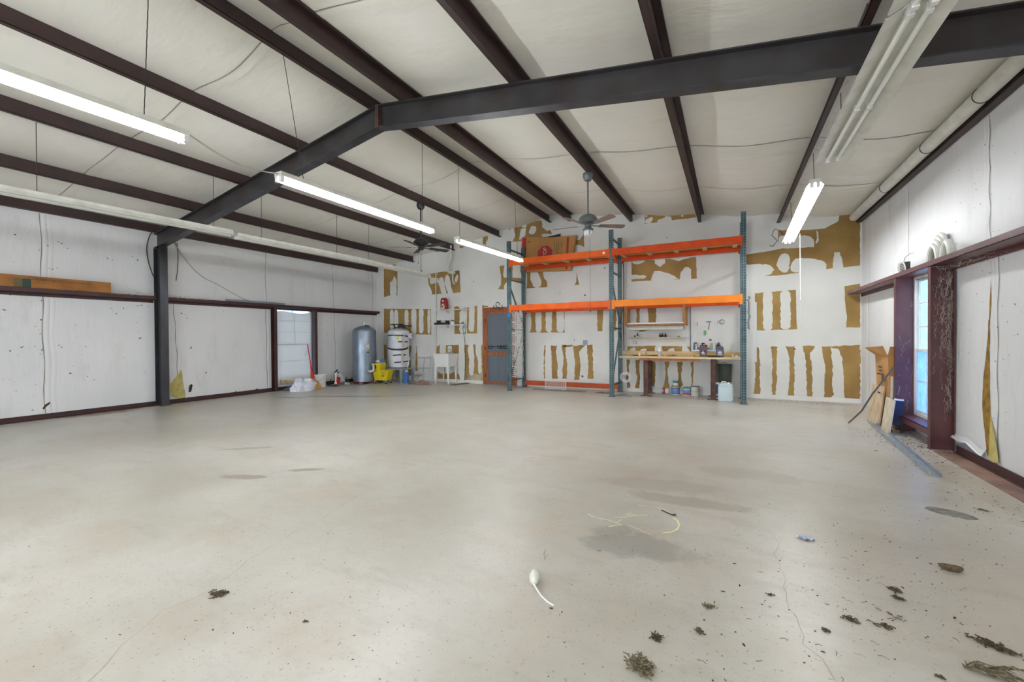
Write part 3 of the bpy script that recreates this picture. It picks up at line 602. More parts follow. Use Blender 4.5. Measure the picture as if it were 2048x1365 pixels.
def girt(X, sg, xo, y0, y1, zb, zt, label):
    mb = MB()
    for x0, x1, z0, z1 in ((X+sg*.012, xo, zb, zb+.005), (xo, xo-sg*.005, zb, zt), (X+sg*.012, X+sg*.02, zb-.05, zb)):
        q = sorted((x0, x1)); mb.bx(q[0], q[1], y0, y1, z0, z1)
    tag(obj('wall_girt', mb, M_JAMB if X > 0 else M_MAROON), label, 'girt')
girt(L, 1, L+.15, FR+.02, FY_L-.08, 2.075, 2.15, 'maroon steel girt on the left wall under the long cardboard carton')
girt(L, 1, L+.15, FY_L+.08, D-.03, 2.08, 2.15, 'maroon steel girt on the left wall between column and back corner')
girt(R, -1, 1.995, FR+.02, D-.03, 2.062, 2.122, 'maroon steel girt on the right wall, used as a ledge')

# ------------------------------------------------------------------ windows and door
def jamb(mb, X, xo, y, dy, z0=0, z1=2.06):
    a, b = sorted((X, xo)); mb.bx(a, b, y-.003, y+.003, z0, z1)
    for xx in (xo, X):
        e = .006 if X < xo else -.006
        q = sorted((xx, xx-e if xx == xo else xx+e)); p = sorted((y, y+dy)); mb.bx(q[0], q[1], p[0], p[1], z0, z1)
w1 = thing('window_1', 'tall window in the right wall between maroon steel jambs', 'window', (R, 6.95, .2), kind='structure')
for y, dy in ((6.425, -.07), (7.475, .07)):
    mb = MB(); jamb(mb, R-.012, 2.0, y, dy); obj('jamb', mb, M_JAMB, w1)
mb = MB(); mb.bx(2.0, R-.01, 6.43, 7.47, .222, .228); mb.bx(2.0, 2.006, 6.43, 7.47, .15, .228); obj('sill', mb, M_JAMB, w1)
mb = MB(); X0, X1 = R-.03, R+.03
mb.bx(X0, X1, 6.43, 6.47, .23, 2.06); mb.bx(X0, X1, 7.43, 7.47, .23, 2.06); mb.bx(X0, X1, 6.47, 7.43, .23, .27); mb.bx(X0, X1, 6.47, 7.43, 2.02, 2.06)
obj('frame', mb, M_WHITEP, w1)
zm = 1.075
for nm, z0, z1, xo, m_, cuts in (('upper_sash', zm, 2.02, .012, M_PANE, (.34, .67)), ('lower_sash', .27, zm+.03, -.012, M_PANED, (.5,))):
    mb = MB(); a, b = R+xo-.010, R+xo+.010
    mb.bx(a, b, 6.47, 6.50, z0, z1); mb.bx(a, b, 7.40, 7.43, z0, z1); mb.bx(a, b, 6.5, 7.4, z0, z0+.03); mb.bx(a, b, 6.5, 7.4, z1-.03, z1)
    for c in cuts: zc = z0+(z1-z0)*c; mb.bx(a+.004, b-.004, 6.5, 7.4, zc-.007, zc+.007)
    for yy in (6.8, 7.1): mb.bx(a+.005, b-.005, yy-.006, yy+.006, z0+.03, z1-.03)
    s_ = obj(nm, mb, M_WHITEP, w1)
    obj('pane', MB().bx(R+xo-.002, R+xo+.002, 6.5, 7.4, z0+.03, z1-.03), m_, s_)
w2 = thing('window_2', 'window in the left wall covered by a thin white sheet', 'window', (L, 7.15, .3), kind='structure')
for y, dy in ((6.62, -.07), (7.70, .07)):
    mb = MB(); jamb(mb, L+.012, L+.15, y, dy, .012, 2.075); obj('jamb', mb, M_MAROON, w2)
mb = MB(); mb.bx(L-.06, L, 6.64, 6.68, .3, 2.07); mb.bx(L-.06, L, 7.64, 7.68, .3, 2.07); mb.bx(L-.06, L, 6.68, 7.64, .3, .34); mb.bx(L-.06, L, 6.68, 7.64, 2.04, 2.07); mb.bx(L-.05, L-.01, 6.68, 7.64, 1.13, 1.18)
for c in (.73, 1.47, 1.76): mb.bx(L-.04, L-.02, 6.68, 7.64, c-.008, c+.008)
mb.bx(L-.04, L-.02, 7.15, 7.17, .34, 2.04)
obj('frame', mb, M_WHITEP, w2); obj('pane', MB().bx(L-.032, L-.028, 6.68, 7.64, .34, 2.04), M_PANE, w2)
mb = MB(); rs = random.Random(3)
mb.grid(lambda u, v: (L+.035+.006*math.sin(u*9+v*2)+.004*math.sin(v*11), 6.645+u*.99+.04*(v-.5)*(u > .9), .24+v*(1.74+.02*math.sin(u*7))), 20, 24)
o = obj('sheet', mb, M_SHEET, w2)
mb = MB()  # darker ribbons paint the muntin shade seen through the sheet
for z in (.73, 1.15, 1.47, 1.76): mb.ribbon([(L+.050, 6.66+.95*i/10, z+.004*math.sin(i*2)) for i in range(11)], .008 if z != 1.15 else .02, (1, 0, 0))
mb.ribbon([(L+.050, 7.17+.006*math.sin(i), 1.15+.8*i/8) for i in range(9)], .007, (1, 0, 0))
obj('muntin_shade', mb, mat('sheet_muntin_shade', S(196, 196, 190), .7), o)
d1 = thing('door_1', 'wooden screen door in the back wall with a grey panelled door behind it', 'door', (-5.58, D, 0), kind='structure')
mb = MB()
mb.bx(-6.10, -5.985, D-.05, D-.002, 0, 2.10); mb.bx(-5.165, -5.06, D-.05, D-.002, 0, 2.10); mb.bx(-6.10, -5.06, D-.055, D-.002, 2.0, 2.12)
obj('door_frame', mb, M_DOORW, d1)
mb = MB(); y0, y1 = D-.075, D-.055
mb.bx(-6.0, -5.93, y0, y1, .02, 1.99); mb.bx(-5.22, -5.15, y0, y1, .02, 1.99); mb.bx(-5.93, -5.22, y0, y1, 1.93, 1.99); mb.bx(-5.93, -5.22, y0, y1, .02, .08); mb.bx(-5.93, -5.22, y0, y1, .80, .89)
obj('screen_frame', mb, M_DOORW, d1)
mb = MB(); mb.bx(-5.98, -5.17, D-.03, D-.012, .0, 2.0)
for x in (-5.86, -5.62, -5.4, -5.24):
    for z0, z1 in ((.12, .8), (.92, 1.85)): mb.bx(x-.006, x+.006, D-.036, D-.03, z0, z1)
obj('inner_door', mb, mat('grey_blue_door', S(134, 146, 164), .5), d1)
def screen_mat():
    m = bpy.data.materials.new('fly_screen'); m.use_nodes = True; nt = m.node_tree; b = nt.nodes['Principled BSDF']; b.inputs['Base Color'].default_value = S(128, 134, 140); b.inputs['Roughness'].default_value = .6
    t = nt.nodes.new('ShaderNodeBsdfTransparent'); mx = nt.nodes.new('ShaderNodeMixShader'); mx.inputs[0].default_value = .35
    nt.links.new(t.outputs[0], mx.inputs[1]); nt.links.new(b.outputs[0], mx.inputs[2]); nt.links.new(mx.outputs[0], nt.nodes['Material Output'].inputs[0]); return m
M_FLY = screen_mat()
for z0, z1 in ((.08, .80), (.89, 1.93)): obj('screen', MB().bx(-5.93, -5.22, D-.066, D-.064, z0, z1), M_FLY, d1)
for z in (.25, 1.0, 1.75): obj('hinge', MB().bx(-6.01, -5.985, D-.08, D-.074, z-.05, z+.05), M_BLACK, d1)
def shoes(mb, x, z, y, a=0, s=.055):
    pts = []
    for i in range(13):
        t = math.radians(-30+240*i/12)+a; pts.append((x+s*math.cos(t), y, z+s*1.15*math.sin(t)))
    mb.tube(pts, .009, 6)
mb = MB(); mb.bx(-5.9, -5.2, D-.085, D-.078, 1.045, 1.06)
for x in (-5.84, -5.55, -5.46, -5.37): shoes(mb, x, 1.05, D-.09, math.pi)
obj('coat_hook_rail', mb, M_BLACK, d1)
mb = MB(); shoes(mb, -5.60, 2.19, D-.075, .35); shoes(mb, -5.68, 2.13, D-.07, math.pi-.2); shoes(mb, -5.52, 2.12, D-.07, math.pi+.3)
tag(obj('horseshoes', mb, M_BLACK), 'cluster of black horseshoes hung over the screen door', 'horseshoe')
# ------------------------------------------------------------------ fluorescent lights
def strip_light(x, za, zb, y0, y1, lit, label, chains=(), wing=0, tw=.032, group=None, hw=.055, conduit=False):
    root = thing('fluorescent_light', label, 'light', (x, (y0+y1)/2, min(za, zb)), group=group)
    def pz(y): return za+(zb-za)*(y-y0)/(y1-y0)
    def q(mb, xa, xb, ya, yb, h0, h1): return mb.hexa([(x+xa, ya, pz(ya)+h0), (x+xb, ya, pz(ya)+h0), (x+xb, yb, pz(yb)+h0), (x+xa, yb, pz(yb)+h0)], [(x+xa, ya, pz(ya)+h1), (x+xb, ya, pz(ya)+h1), (x+xb, yb, pz(yb)+h1), (x+xa, yb, pz(yb)+h1)])
    mb = MB(); q(mb, -hw, hw, y0, y1, .03, .075)
    obj('housing', mb, M_DIRTYW, root)
    if wing:
        mb = MB()
        for s in (-1, 1):
            a, b = (hw*s, wing*s)
            mb.add([(x+a, y0, pz(y0)+.035), (x+b, y0, pz(y0)-.012), (x+b, y1, pz(y1)-.012), (x+a, y1, pz(y1)+.035), (x+a, y0, pz(y0)+.038), (x+b, y0, pz(y0)-.009), (x+b, y1, pz(y1)-.009), (x+a, y1, pz(y1)+.038)],
                   [(0, 1, 2, 3), (4, 7, 6, 5), (0, 4, 5, 1), (3, 2, 6, 7), (1, 5, 6, 2)])
            mb.add([(x+b, y0, pz(y0)-.012), (x+b, y0, pz(y0)+.004), (x+b, y1, pz(y1)+.004), (x+b, y1, pz(y1)-.012)], [(0, 1, 2, 3)])
        obj('reflector', mb, M_DIRTYW, root)
    ends = [y0+.02, y1-.02]; secs = [(y0+.03, y1-.03)]
    if wing > .1: ym = (y0+y1)/2; secs = [(y0+.03, ym-.03), (ym+.03, y1-.03)]; ends.append(ym)
    for y in ends:
        for t_ in (-tw, tw): mb = MB(); q(mb, t_-.018, t_+.018, y-.018, y+.018, -.022, .03); obj('socket', mb, M_WHITEP, root)
    for a, b in secs:
        for s in (-1, 1): obj('tube', MB().cyl((x+s*tw, a, pz(a)), (x+s*tw, b, pz(b)), .017, n=12), M_TUBEON if lit else M_TUBEOFF, root)
    for y, yt, xt in chains:
        zt = ceil_z(xt)-.185; zl = pz(y)+.075; n = 40; mb = MB()
        P = [(x+(xt-x)*i/n+.0025*math.sin(i*2.4), y+(yt-y)*i/n, zl+(zt-zl)*i/n) for i in range(n+1)]
        mb.tube(P, .0035, 5); mb.bx(x-.012, x+.012, y-.03, y+.03, zl-.003, zl+.012)
        obj('hanging_chain', mb, M_DARKM, root)
    if conduit:
        mb = MB(); mb.tube([(x-.03, y, pz(y)+.083+.008*math.sin(y*6)) for y in [y0+(y1-y0)*i/14 for i in range(15)]], .007, 6); obj('conduit', mb, M_CABLE, root)
    return root
strip_light(-4.03, 2.915, 2.955, -.55, 1.905, True, 'lit white strip light at the upper left, nearest the viewer', [(1.62, 1.68, -4.06), (-.3, -.3, -4.06)])
strip_light(-4.03, 2.905, 2.912, 2.708, 5.197, True, 'lit white strip light hanging past the rafter in the middle of the left row', [(3.0, 2.8, -4.06), (4.95, 5.0, -4.06)])
strip_light(-4.03, 2.905, 2.955, 5.835, 8.30, True, 'lit white strip light ending at the left post of the orange rack', [(5.93, 5.93, -4.06), (8.1, 8.05, -4.06)])
strip_light(.94, 3.10, 3.10, -2.6, -.15, True, 'lit white strip light added unseen behind the viewer as fill, nearest the right wall', [(-2.4, -2.4, .93), (-.4, -.4, .93)])  # unseen lamp added to brighten the near floor
ga = 'unlit strip lights along the left wall'
strip_light(-7.08, 2.925, 2.965, 1.45, 3.965, False, 'unlit dusty strip light along the left wall, before the steel column', [(1.83, 1.83, -7.07), (3.70, 3.70, -7.07)], wing=.085, conduit=True)
strip_light(-7.08, 2.94, 2.955, 4.04, 6.49, False, 'unlit dusty strip light along the left wall, middle of its row', [(4.45, 4.45, -7.07), (6.0, 6.0, -7.07)], wing=.085, conduit=True)
strip_light(-7.08, 2.955, 2.905, 6.51, 8.96, False, 'unlit dusty strip light along the left wall, nearest the back wall', [(6.85, 6.85, -7.07), (8.6, 8.6, -7.07)], wing=.085, conduit=True)
LR = strip_light(.94, 3.15, 2.985, 6.35, 9.15, True, 'lit white strip light hanging near the back right corner', [(6.42, 6.42, .93), (8.55, 8.6, .93)], wing=.09)
strip_light(.98, 3.17, 3.17, 3.25, 5.62, False, 'unlit white reflector light crossing under the rafter at the upper right', [(5.2, 4.95, .93), (3.4, 3.4, .93)], wing=.155, tw=.042)
strip_light(.98, 3.17, 3.17, .80, 3.22, False, 'unlit white reflector light overhead at the top right edge', [(3.0, 3.0, .93), (1.0, 1.0, .93)], wing=.155, tw=.042)
strip_light(-1.98, 3.05, 3.05, -3.4, -.9, True, 'lit white strip light added unseen behind the viewer as fill, left of the other one there', [(-3.2, -3.2, -2.0), (-1.1, -1.1, -2.0)])  # second added fill lamp, out of view, for the right-hand floor
# cords of the lights
P0 = Vector((-4.03, 1.9, 3.03)); P1 = Vector((-4.03, 2.71, 2.96))
mb = MB(); mb.tube([P0.lerp(P1, i/14)+Vector((0, 0, -.075*math.sin(math.pi*i/14))) for i in range(15)], .007, 6)
tag(obj('power_cord', mb, M_CABLE), 'pale cord sagging between the first two lit lights', 'cord')
c0 = Vector((.86, 8.9, 3.07)); mb = MB()
pts = [c0, c0+Vector((-.05, .1, .12)), c0+Vector((-.13, .12, .16)), c0+Vector((-.18, .05, .04)), c0+Vector((-.10, 0, -.08)), c0+Vector((-.16, .05, -.16)), c0+Vector((-.2, .2, -.12))]
mb.tube(pts, .006, 6); tag(obj('power_cord', mb, M_DARKM), 'looped dark cord beside the lit light near the back right corner', 'cord')
a = aty(1600, 470, 8.6); b = aty(1601, 600, 8.6); c = aty(1601, 645, 8.6)
top_ = aty(1600, 462, 8.6); top_.z = 3.02
obj('pull_cord', MB().tube([top_, b], .006, 6), M_WHITEP, LR); obj('pull_string', MB().cyl(c, b, .0025, n=5), M_WHITEP, LR); obj('pull_knob', MB().lathe([(.004, -.02), (.012, -.01), (.012, .01), (.005, .02)], b, 10), M_WHITEP, LR)

# ------------------------------------------------------------------ ceiling fans
def fan(x, y, zb, zmot, mbody, mblade, ang, label, glass):
    root = thing('ceiling_fan', label, 'ceiling fan', (x, y, zmot-.2))
    obj('canopy', MB().lathe([(.02, zb-.13), (.05, zb-.12), (.075, zb-.08), (.082, zb-.04), (.078, zb)], (x, y, 0)), mbody, root)
    obj('downrod', MB().cyl((x, y, zmot+.06), (x, y, zb-.12), .014, n=12), mbody, root)
    obj('motor', MB().lathe([(.02, zmot+.085), (.07, zmot+.08), (.12, zmot+.055), (.15, zmot+.015), (.152, zmot-.01), (.135, zmot-.03), (.10, zmot-.055), (.07, zmot-.07), (.06, zmot-.075)], (x, y, 0), 28), mbody, root)
    obj('switch_housing', MB().lathe([(.055, zmot-.075), (.058, zmot-.13), (.045, zmot-.145)], (x, y, 0), 20), mbody, root)
    for k in range(5):
        a = ang+k*2*math.pi/5; Rz = Matrix.Rotation(a, 3, 'Z') @ Matrix.Rotation(math.radians(-12), 3, 'X')
        c0 = Vector((x, y, zmot-.095)); rnd_ = []
        for i in range(9): t = math.pi/2-math.pi*i/8; rnd_.append((.60+.035*math.cos(t), .065*math.sin(t)))
        out = [(.20, .045)]+rnd_+[(.20, -.045)]
        mb = MB(); mb.prism([c0+Rz@Vector((u, v, 0)) for u, v in out], Rz@Vector((0, 0, .008))); bl = obj('blade', mb, mblade, root)
        mb = MB(); mb.prism([c0+Rz@Vector((u, v, -.006)) for u, v in [(.06, .018), (.17, .015), (.20, .04), (.27, .035), (.29, 0), (.27, -.035), (.20, -.04), (.17, -.015), (.08, -.018)]], Rz@Vector((0, 0, .006)))
        obj('blade_bracket', mb, mbody, bl)
    if glass:
        obj('light_fitter', MB().lathe([(.045, zmot-.14), (.085, zmot-.15), (.088, zmot-.17), (.07, zmot-.18)], (x, y, 0), 20), mbody, root)
        mb = MB(); rg = random.Random(5)
        for i in range(5):
            t = i*1.25; mb.lathe([(.012, 0), (.026, -.02), (.030, -.06), (.018, -.085)], (x+.045*math.cos(t), y+.045*math.sin(t), zmot-.165-.01*(i % 2)), 10)
        mb.lathe([(.05, 0), (.055, -.015), (.02, -.075), (.004, -.09)], (x, y, zmot-.165), 8)
        obj('bulb_cluster', mb, M_GLASSW, root)
    z0 = zmot-.14
    for dx, ln in ((.04, .42 if not glass else 1.35), (-.05, .25)):
        if glass and dx < 0: continue
        mb = MB(); mb.cyl((x+dx, y-.03, z0), (x+dx, y-.03, z0-ln), .0022, n=5); mb.lathe([(.003, 0), (.009, -.012), (.006, -.035)], (x+dx, y-.03, z0-ln), 8); obj('pull_chain', mb, M_DARKM, root)
    return root
h1 = aty(842, 487, 6.77); h2 = aty(1176, 441, 6.77)
fan(h2.x, 6.77, ceil_z(h2.x)-.185, h2.z+.01, M_FANB, M_BLADE, math.radians(108), 'pewter ceiling fan with brown blades in front of the orange rack', True)
fan(h1.x, 6.77, ceil_z(h1.x)-.185, h1.z+.01, M_BLACK, mat('black_fan_blade', S(44, 44, 48), .5), math.radians(139), 'black ceiling fan behind the middle lit strip light', False)

# ------------------------------------------------------------------ pipes and cables
mb = MB(); xp, zp = 2.05, 3.475
mb.cyl((xp, FR+.05, zp), (xp, 9.88, zp), .068, n=20)
root = thing('plastic_pipe', 'long white plastic pipe lying along the top of the right wall', 'pipe', (xp, 1, 3.4)); obj('pipe_run', mb, M_PVC, root)
for y in (5.4, 6.6, 8.1, 4.2):
    obj('wire_tie', MB().ring((xp, y, zp), .071, .004, (.0, 1, .12), 24, 5), M_DARKM, root)
root = thing('vent_pipe', 'white drain vent pipe with offset elbows under the roof at the back wall', 'pipe', (-7.1, 9.95, 2.8))
Y = 9.93
pp = [aty(x, y, Y) for x, y in ((901, 484), (901, 517), (896, 527), (895.5, 539), (902, 545.5), (909, 545.5))]
pp[0].z = 3.93
obj('pipe_run', MB().tube([pp[0], pp[1]], .036, 14), M_PVC, root)
obj('elbow', MB().tube([pp[1]+Vector((0, 0, .02)), pp[1]+Vector((0, 0, -.03)), pp[1].lerp(pp[2], .6), pp[2]+Vector((0, 0, .0)), pp[2].lerp(pp[3], .5), pp[3], pp[3].lerp(pp[4], .5)+Vector((-.02, 0, -.02)), pp[4], pp[5]], .046, 14), M_PVC, root)
q = [aty(x, y, Y) for x, y in ((905.5, 546), (905.5, 560), (906.5, 566), (910, 568.5))]
obj('lower_pipe', MB().tube(q, .022, 10), M_PVC, root)
root = thing('water_pipe', 'thin white water pipe running up the back wall beside the utility sink', 'pipe', (-7.55, 10.06, .8))
a = aty(872, 708, 10.07); b = aty(872, 549, 10.07); obj('pipe_run', MB().tube([a, b], .017, 10), M_PVC, root); obj('tee', MB().tube([b+Vector((-.02, 0, 0)), b+Vector((.05, 0, 0))], .021, 10), M_PVC, root)
def cable(pts, r, m, label, sub=6):
    P = []; pts = [Vector(p) for p in pts]; n = len(pts)
    for i in range(n-1):
        p0, p1, p2, p3 = pts[max(i-1, 0)], pts[i], pts[i+1], pts[min(i+2, n-1)]
        for j in range(sub):
            t = j/sub; P.append(.5*((2*p1)+(p2-p0)*t+(2*p0-5*p1+4*p2-p3)*t*t+(3*p1-p0-3*p2+p3)*t*t*t))
    P.append(pts[-1]); mb = MB(); mb.tube(P, r, 6); return tag(obj('cable', mb, m), label, 'cable')
def lw(px, py, o=.02): p = atx(px, py, L+o); return p
cable([lw(x, y) for x, y in ((308, 461), (300, 470), (294, 490), (294, 508), (300, 535), (310, 560), (322, 585))], .008, M_BCABLE, 'dark cable curving down to the column on its left side')
cable([lw(x, y) for x, y in ((350, 485), (360, 505), (375, 525), (392, 543), (410, 557), (430, 567), (450, 578), (475, 592), (498, 602), (520, 604.5))], .008, M_CABLE, 'grey cable sagging from the column to the conduit coil on the left girt')
cable([lw(x, y) for x, y in ((354, 486), (356, 510), (355, 540), (352, 562))], .006, M_BCABLE, 'dark cable end hanging right of the steel column')
mb = MB()
for i in range(26): 
    p = atx(453+i*4.2, 601.5+i*.15, L+.07); mb.ring((p.x, p.y, 2.175), .03, .006, (0, 1, 0), 12, 5)
p0 = atx(453, 602, L+.07); p1 = atx(560, 604, L+.07); mb.cyl((p0.x, p0.y, 2.175), (p1.x, p1.y, 2.175), .027, n=12)
for j in range(2): mb.cyl((p0.x+.05, p0.y+.8, 2.16+.03*j), (p1.x+.05, p1.y+.1, 2.16+.03*j), .012, n=8)
tag(obj('flexible_conduit', mb, M_ZINC), 'ribbed grey conduit lying on the left girt', 'conduit')

# ------------------------------------------------------------------ orange pallet rack
root = thing('pallet_rack', 'tall pallet rack with teal uprights and orange beams against the back wall', 'rack', (-2.27, 9.5, 0))
def upright(x, y, top, front):
    s = 1 if front else -1; w_ = .045; dp = .06; yf = y-s*.0; mb = MB(); t = .003
    ya, yb = (y, y+dp) if front else (y-dp, y)
    # column: slotted face towards the aisle, plain sides
    mb.mt(0); yf = ya
    cols = (-.021, .021); hw = .0095
    edges = [-w_, cols[0]-hw, cols[0]+hw, cols[1]-hw, cols[1]+hw, w_]
    for a, b in ((edges[0], edges[1]), (edges[2], edges[3]), (edges[4], edges[5])): mb.bx(x+a, x+b, yf, yf+t, 0, top)
    n = int(top/.052)
    for c in cols:
        z = 0
        for i in range(n): 
            z1 = .025+i*.052; mb.bx(x+c-hw, x+c+hw, yf, yf+t, z, z1); z = z1+.027
        mb.bx(x+c-hw, x+c+hw, yf, yf+t, z, top)
    mb.bx(x-w_, x-w_+t, yf+t, yb, 0, top); mb.bx(x+w_-t, x+w_, yf+t, yb, 0, top)
    mb.mt(1); mb.bx(x-w_+t, x+w_-t, yb-.012, yb-.009, 0, top)  # slot shade put into the dark colour of this inner plate
    o = obj('upright', mb, [M_TEAL, M_TEALD], root); obj('foot_plate', MB().bx(x-.065, x+.065, ya-.02, yb+.02, 0, .006), M_TEALD, o)
XS = (-4.762, -2.27, .235); YFp, YBp = 9.07, 9.93
for x, top in zip(XS, (3.63, 3.60, 3.635)):
    upright(x, YFp, top, True); upright(x, YBp, top-.01, False)
    for z in (.24, 1.48, 2.70, 3.43): obj('cross_brace', MB().bx(x-.015, x+.015, YFp+.06, YBp-.06, z-.018, z+.018), M_TEAL, root)
    for za, zb in ((2.55, 1.60), (.30, 1.40)):
        a = Vector((x, YFp+.06, za)); b = Vector((x, YBp-.06, zb)); d = (b-a); rot = Vector((0, 1, 0)).rotation_difference(d.normalized()).to_matrix()
        obj('diagonal_brace', MB().box((a+b)/2, (.028, d.length, .036), rot), M_TEAL, root)
def beam(x0, x1, y, z0, z1, m, front=True):
    mb = MB(); mb.bx(x0, x1, y, y+.045, z0, z1)
    if front: mb.bx(x0, x1, y+.045, y+.065, z0, z1-.035)
    else: mb.bx(x0, x1, y-.02, y, z0, z1-.035)
    o = obj('beam', mb, m, root, bevel=.004)
    for x in (x0, x1): 
        s = -.0; yy = (y-.008, y) if front else (y+.045, y+.053); obj('beam_connector', MB().bx(x-.028, x+.028, yy[0], yy[1], z0-.045, z1+.012), m, o)
for i, (a, b) in enumerate(((XS[0]+.046, XS[1]-.046), (XS[1]+.046, XS[2]-.046))):
    beam(a, b, YFp+.0, 3.045, 3.185, M_OR1 if i == 0 else M_OR3); beam(a, b, YBp-.05, 3.035, 3.175, M_OR3, False)
    beam(a, b, YFp+.0, 1.938, 2.075, M_OR1 if i == 0 else M_OR2); beam(a, b, YBp-.05, 1.93, 2.065, M_OR3, False)
    obj('shelf_deck', MB().bx(a+.01, b-.01, YFp+.046, YBp-.052, 3.150, 3.168), M_PLY, root)
    for k in range(5):
        x = a+.09+(b-a-.18)*k/4; o = obj('deck_support', MB().bx(x-.045, x+.045, YFp+.066, YBp-.072, 3.112, 3.150), M_PINE, root)
beam(XS[0]+.046, XS[1]-.046, YBp-.05, .062, .175, M_OR4, False)
obj('tape_band', MB().bx(XS[0]-.048, XS[0]+.048, YFp-.004, YFp+.064, 1.80, 1.87), M_BLUE, root)
obj('load_label', MB().bx(-2.45, -2.40, YFp-.002, YFp, 3.09, 3.14), M_WHITEP, root)

# big carton with a stop sign, wedged behind the top beams
root = thing('cardboard_box', 'large flat carton with a red stop sign behind the top beams of the rack', 'box', (-3.9, 9.98, 2.9))
Yb = 9.955
c4 = [aty(x, y, Yb) for x, y in ((1040, 545), (1141, 541), (1152, 470), (1044, 474))]
obj('carton', MB().prism([c4[0], c4[1], c4[2], c4[1].lerp(c4[2], .98).lerp(c4[3], .42)+Vector((0, 0, -.03)), c4[3]], (0, .085, 0)), M_CARD, root)
o4 = aty(1090, 508, Yb-.002); e0 = (c4[1]-c4[0]).normalized(); e1 = (c4[3]-c4[0]).normalized(); tilt = math.atan2(e0.z, e0.x)
def fo(u, v, o=.0): return Vector((o4.x+u*math.cos(tilt)-v*math.sin(tilt), Yb-.002-o, o4.z+u*math.sin(tilt)+v*math.cos(tilt)))
mb = MB(); s = .222/math.cos(math.pi/8)
ctr = (0, 0)
mb.mt(0); mb.poly([fo(ctr[0]+s*math.cos(math.pi/8+k*math.pi/4), ctr[1]+s*math.sin(math.pi/8+k*math.pi/4)) for k in range(8)])
mb.mt(1); s2 = s*.95; s3 = s*.92
for k in range(8):
    a, b = math.pi/8+k*math.pi/4, math.pi/8+(k+1)*math.pi/4
    mb.poly([fo(ctr[0]+rr*math.cos(t), ctr[1]+rr*math.sin(t), .001) for rr, t in ((s2, a), (s2, b), (s3, b), (s3, a))])
text_mb('STOP', .135, lambda u, v: fo(ctr[0]-v, ctr[1]+u, .0012), mb)
mb.mt(0)
lx = -(ctr[0]-0); 
for px0, px1, y0, y1 in ((1042, 1053, 476, 543), (1131, 1138, 474, 539)):
    pts = [aty(x, y, Yb-.0015) for x, y in ((px0, y1), (px1-(3 if px0 < 1100 else 3), y1), (px1, y0), (px0+3, y0))]; mb.poly([Vector((p.x, Yb-.0018, p.z)) for p in pts])
mb.mt(2)
for k, (x, n) in enumerate(((1109, 20), (1113, 26), (1117, 18), (1122, 15))):
    a = aty(x, 482, Yb); b = aty(x+1.0, 482, Yb)
    for j in range(n//2):
        z = a.z-.05-.022*j-.01*(k % 2); mb.poly([Vector((a.x, Yb-.002, z)), Vector((b.x, Yb-.002, z)), Vector((b.x, Yb-.002, z+.014)), Vector((a.x, Yb-.002, z+.014))])
cc = aty(1058.5, 484, Yb); mb.poly([Vector((cc.x+.02*math.cos(t), Yb-.002, cc.z+.02*math.sin(t))) for t in [i*.7 for i in range(9)]])
obj('print', mb, [M_RED, M_CREAM, M_TEXT], root)
mb = MB(); t3 = [aty(x, y, 10.05) for x, y in ((1095, 474), (1121, 467.5), (1121, 477), (1098, 478))]; mb.prism(t3, (0, .012, 0))
tag(obj('black_panel', mb, M_BLACK), 'black panel corner sticking up behind the stop sign carton', 'panel')

# hanging net inside the left rack frame
root = thing('hanging_net', 'white hanging net organiser between the left rack posts, sagging in tiers', 'net organiser', (-4.74, 9.5, .35))
mb = MB(); x0, x1, y0, y1 = -4.70, -4.66, 9.22, 9.62
tiers = [1.93-.27*k for k in range(7)]
for k, zt in enumerate(tiers[:-1]):
    zb = tiers[k+1]+.02; n = 7
    for i in range(n+1):
        u = i/n; y = y0+(y1-y0)*u; bulge = .06
        for side in (0, 1):
            X = -4.84+.18*side
            mb.tube([(X, y, zt), (X+(.5-side)*-.03, y, (zt+zb)/2), (X, y+.02*math.sin(i*2+k), zb)], .0055, 4)
    for j in range(6):
        z = zt-(zt-zb)*j/5; s = .02*math.sin(j+k)
        mb.tube([(-4.84, y0, z), (-4.66, y0, z-.01), (-4.66, y1, z-.05+s), (-4.84, y1, z-.05+s)], .006 if j else .009, 4, True)
    mb.tube([(-4.66, y0, zb+.04), (-4.62, (y0+y1)/2, zb-.03), (-4.66, y1+.05, zb)], .005, 4)
obj('netting', mb, M_WHITEP, root)
for k, zt in enumerate(tiers[:-1]):
    o = obj('tier_shelf', MB().hexa([(-4.84, y0, tiers[k+1]+.02), (-4.66, y0, tiers[k+1]+.02), (-4.66, y1, tiers[k+1]-.01), (-4.84, y1, tiers[k+1]-.01)], [(-4.84, y0, tiers[k+1]+.025), (-4.66, y0, tiers[k+1]+.025), (-4.66, y1, tiers[k+1]-.005), (-4.84, y1, tiers[k+1]-.005)]), M_BAG, root)
obj('hanging_cord', MB().tube([(-4.76, y0+.1, 1.93), (-4.76, 9.4, 2.0), (-4.76, y1-.1, 1.93)], .005, 5), M_WHITEP, root)
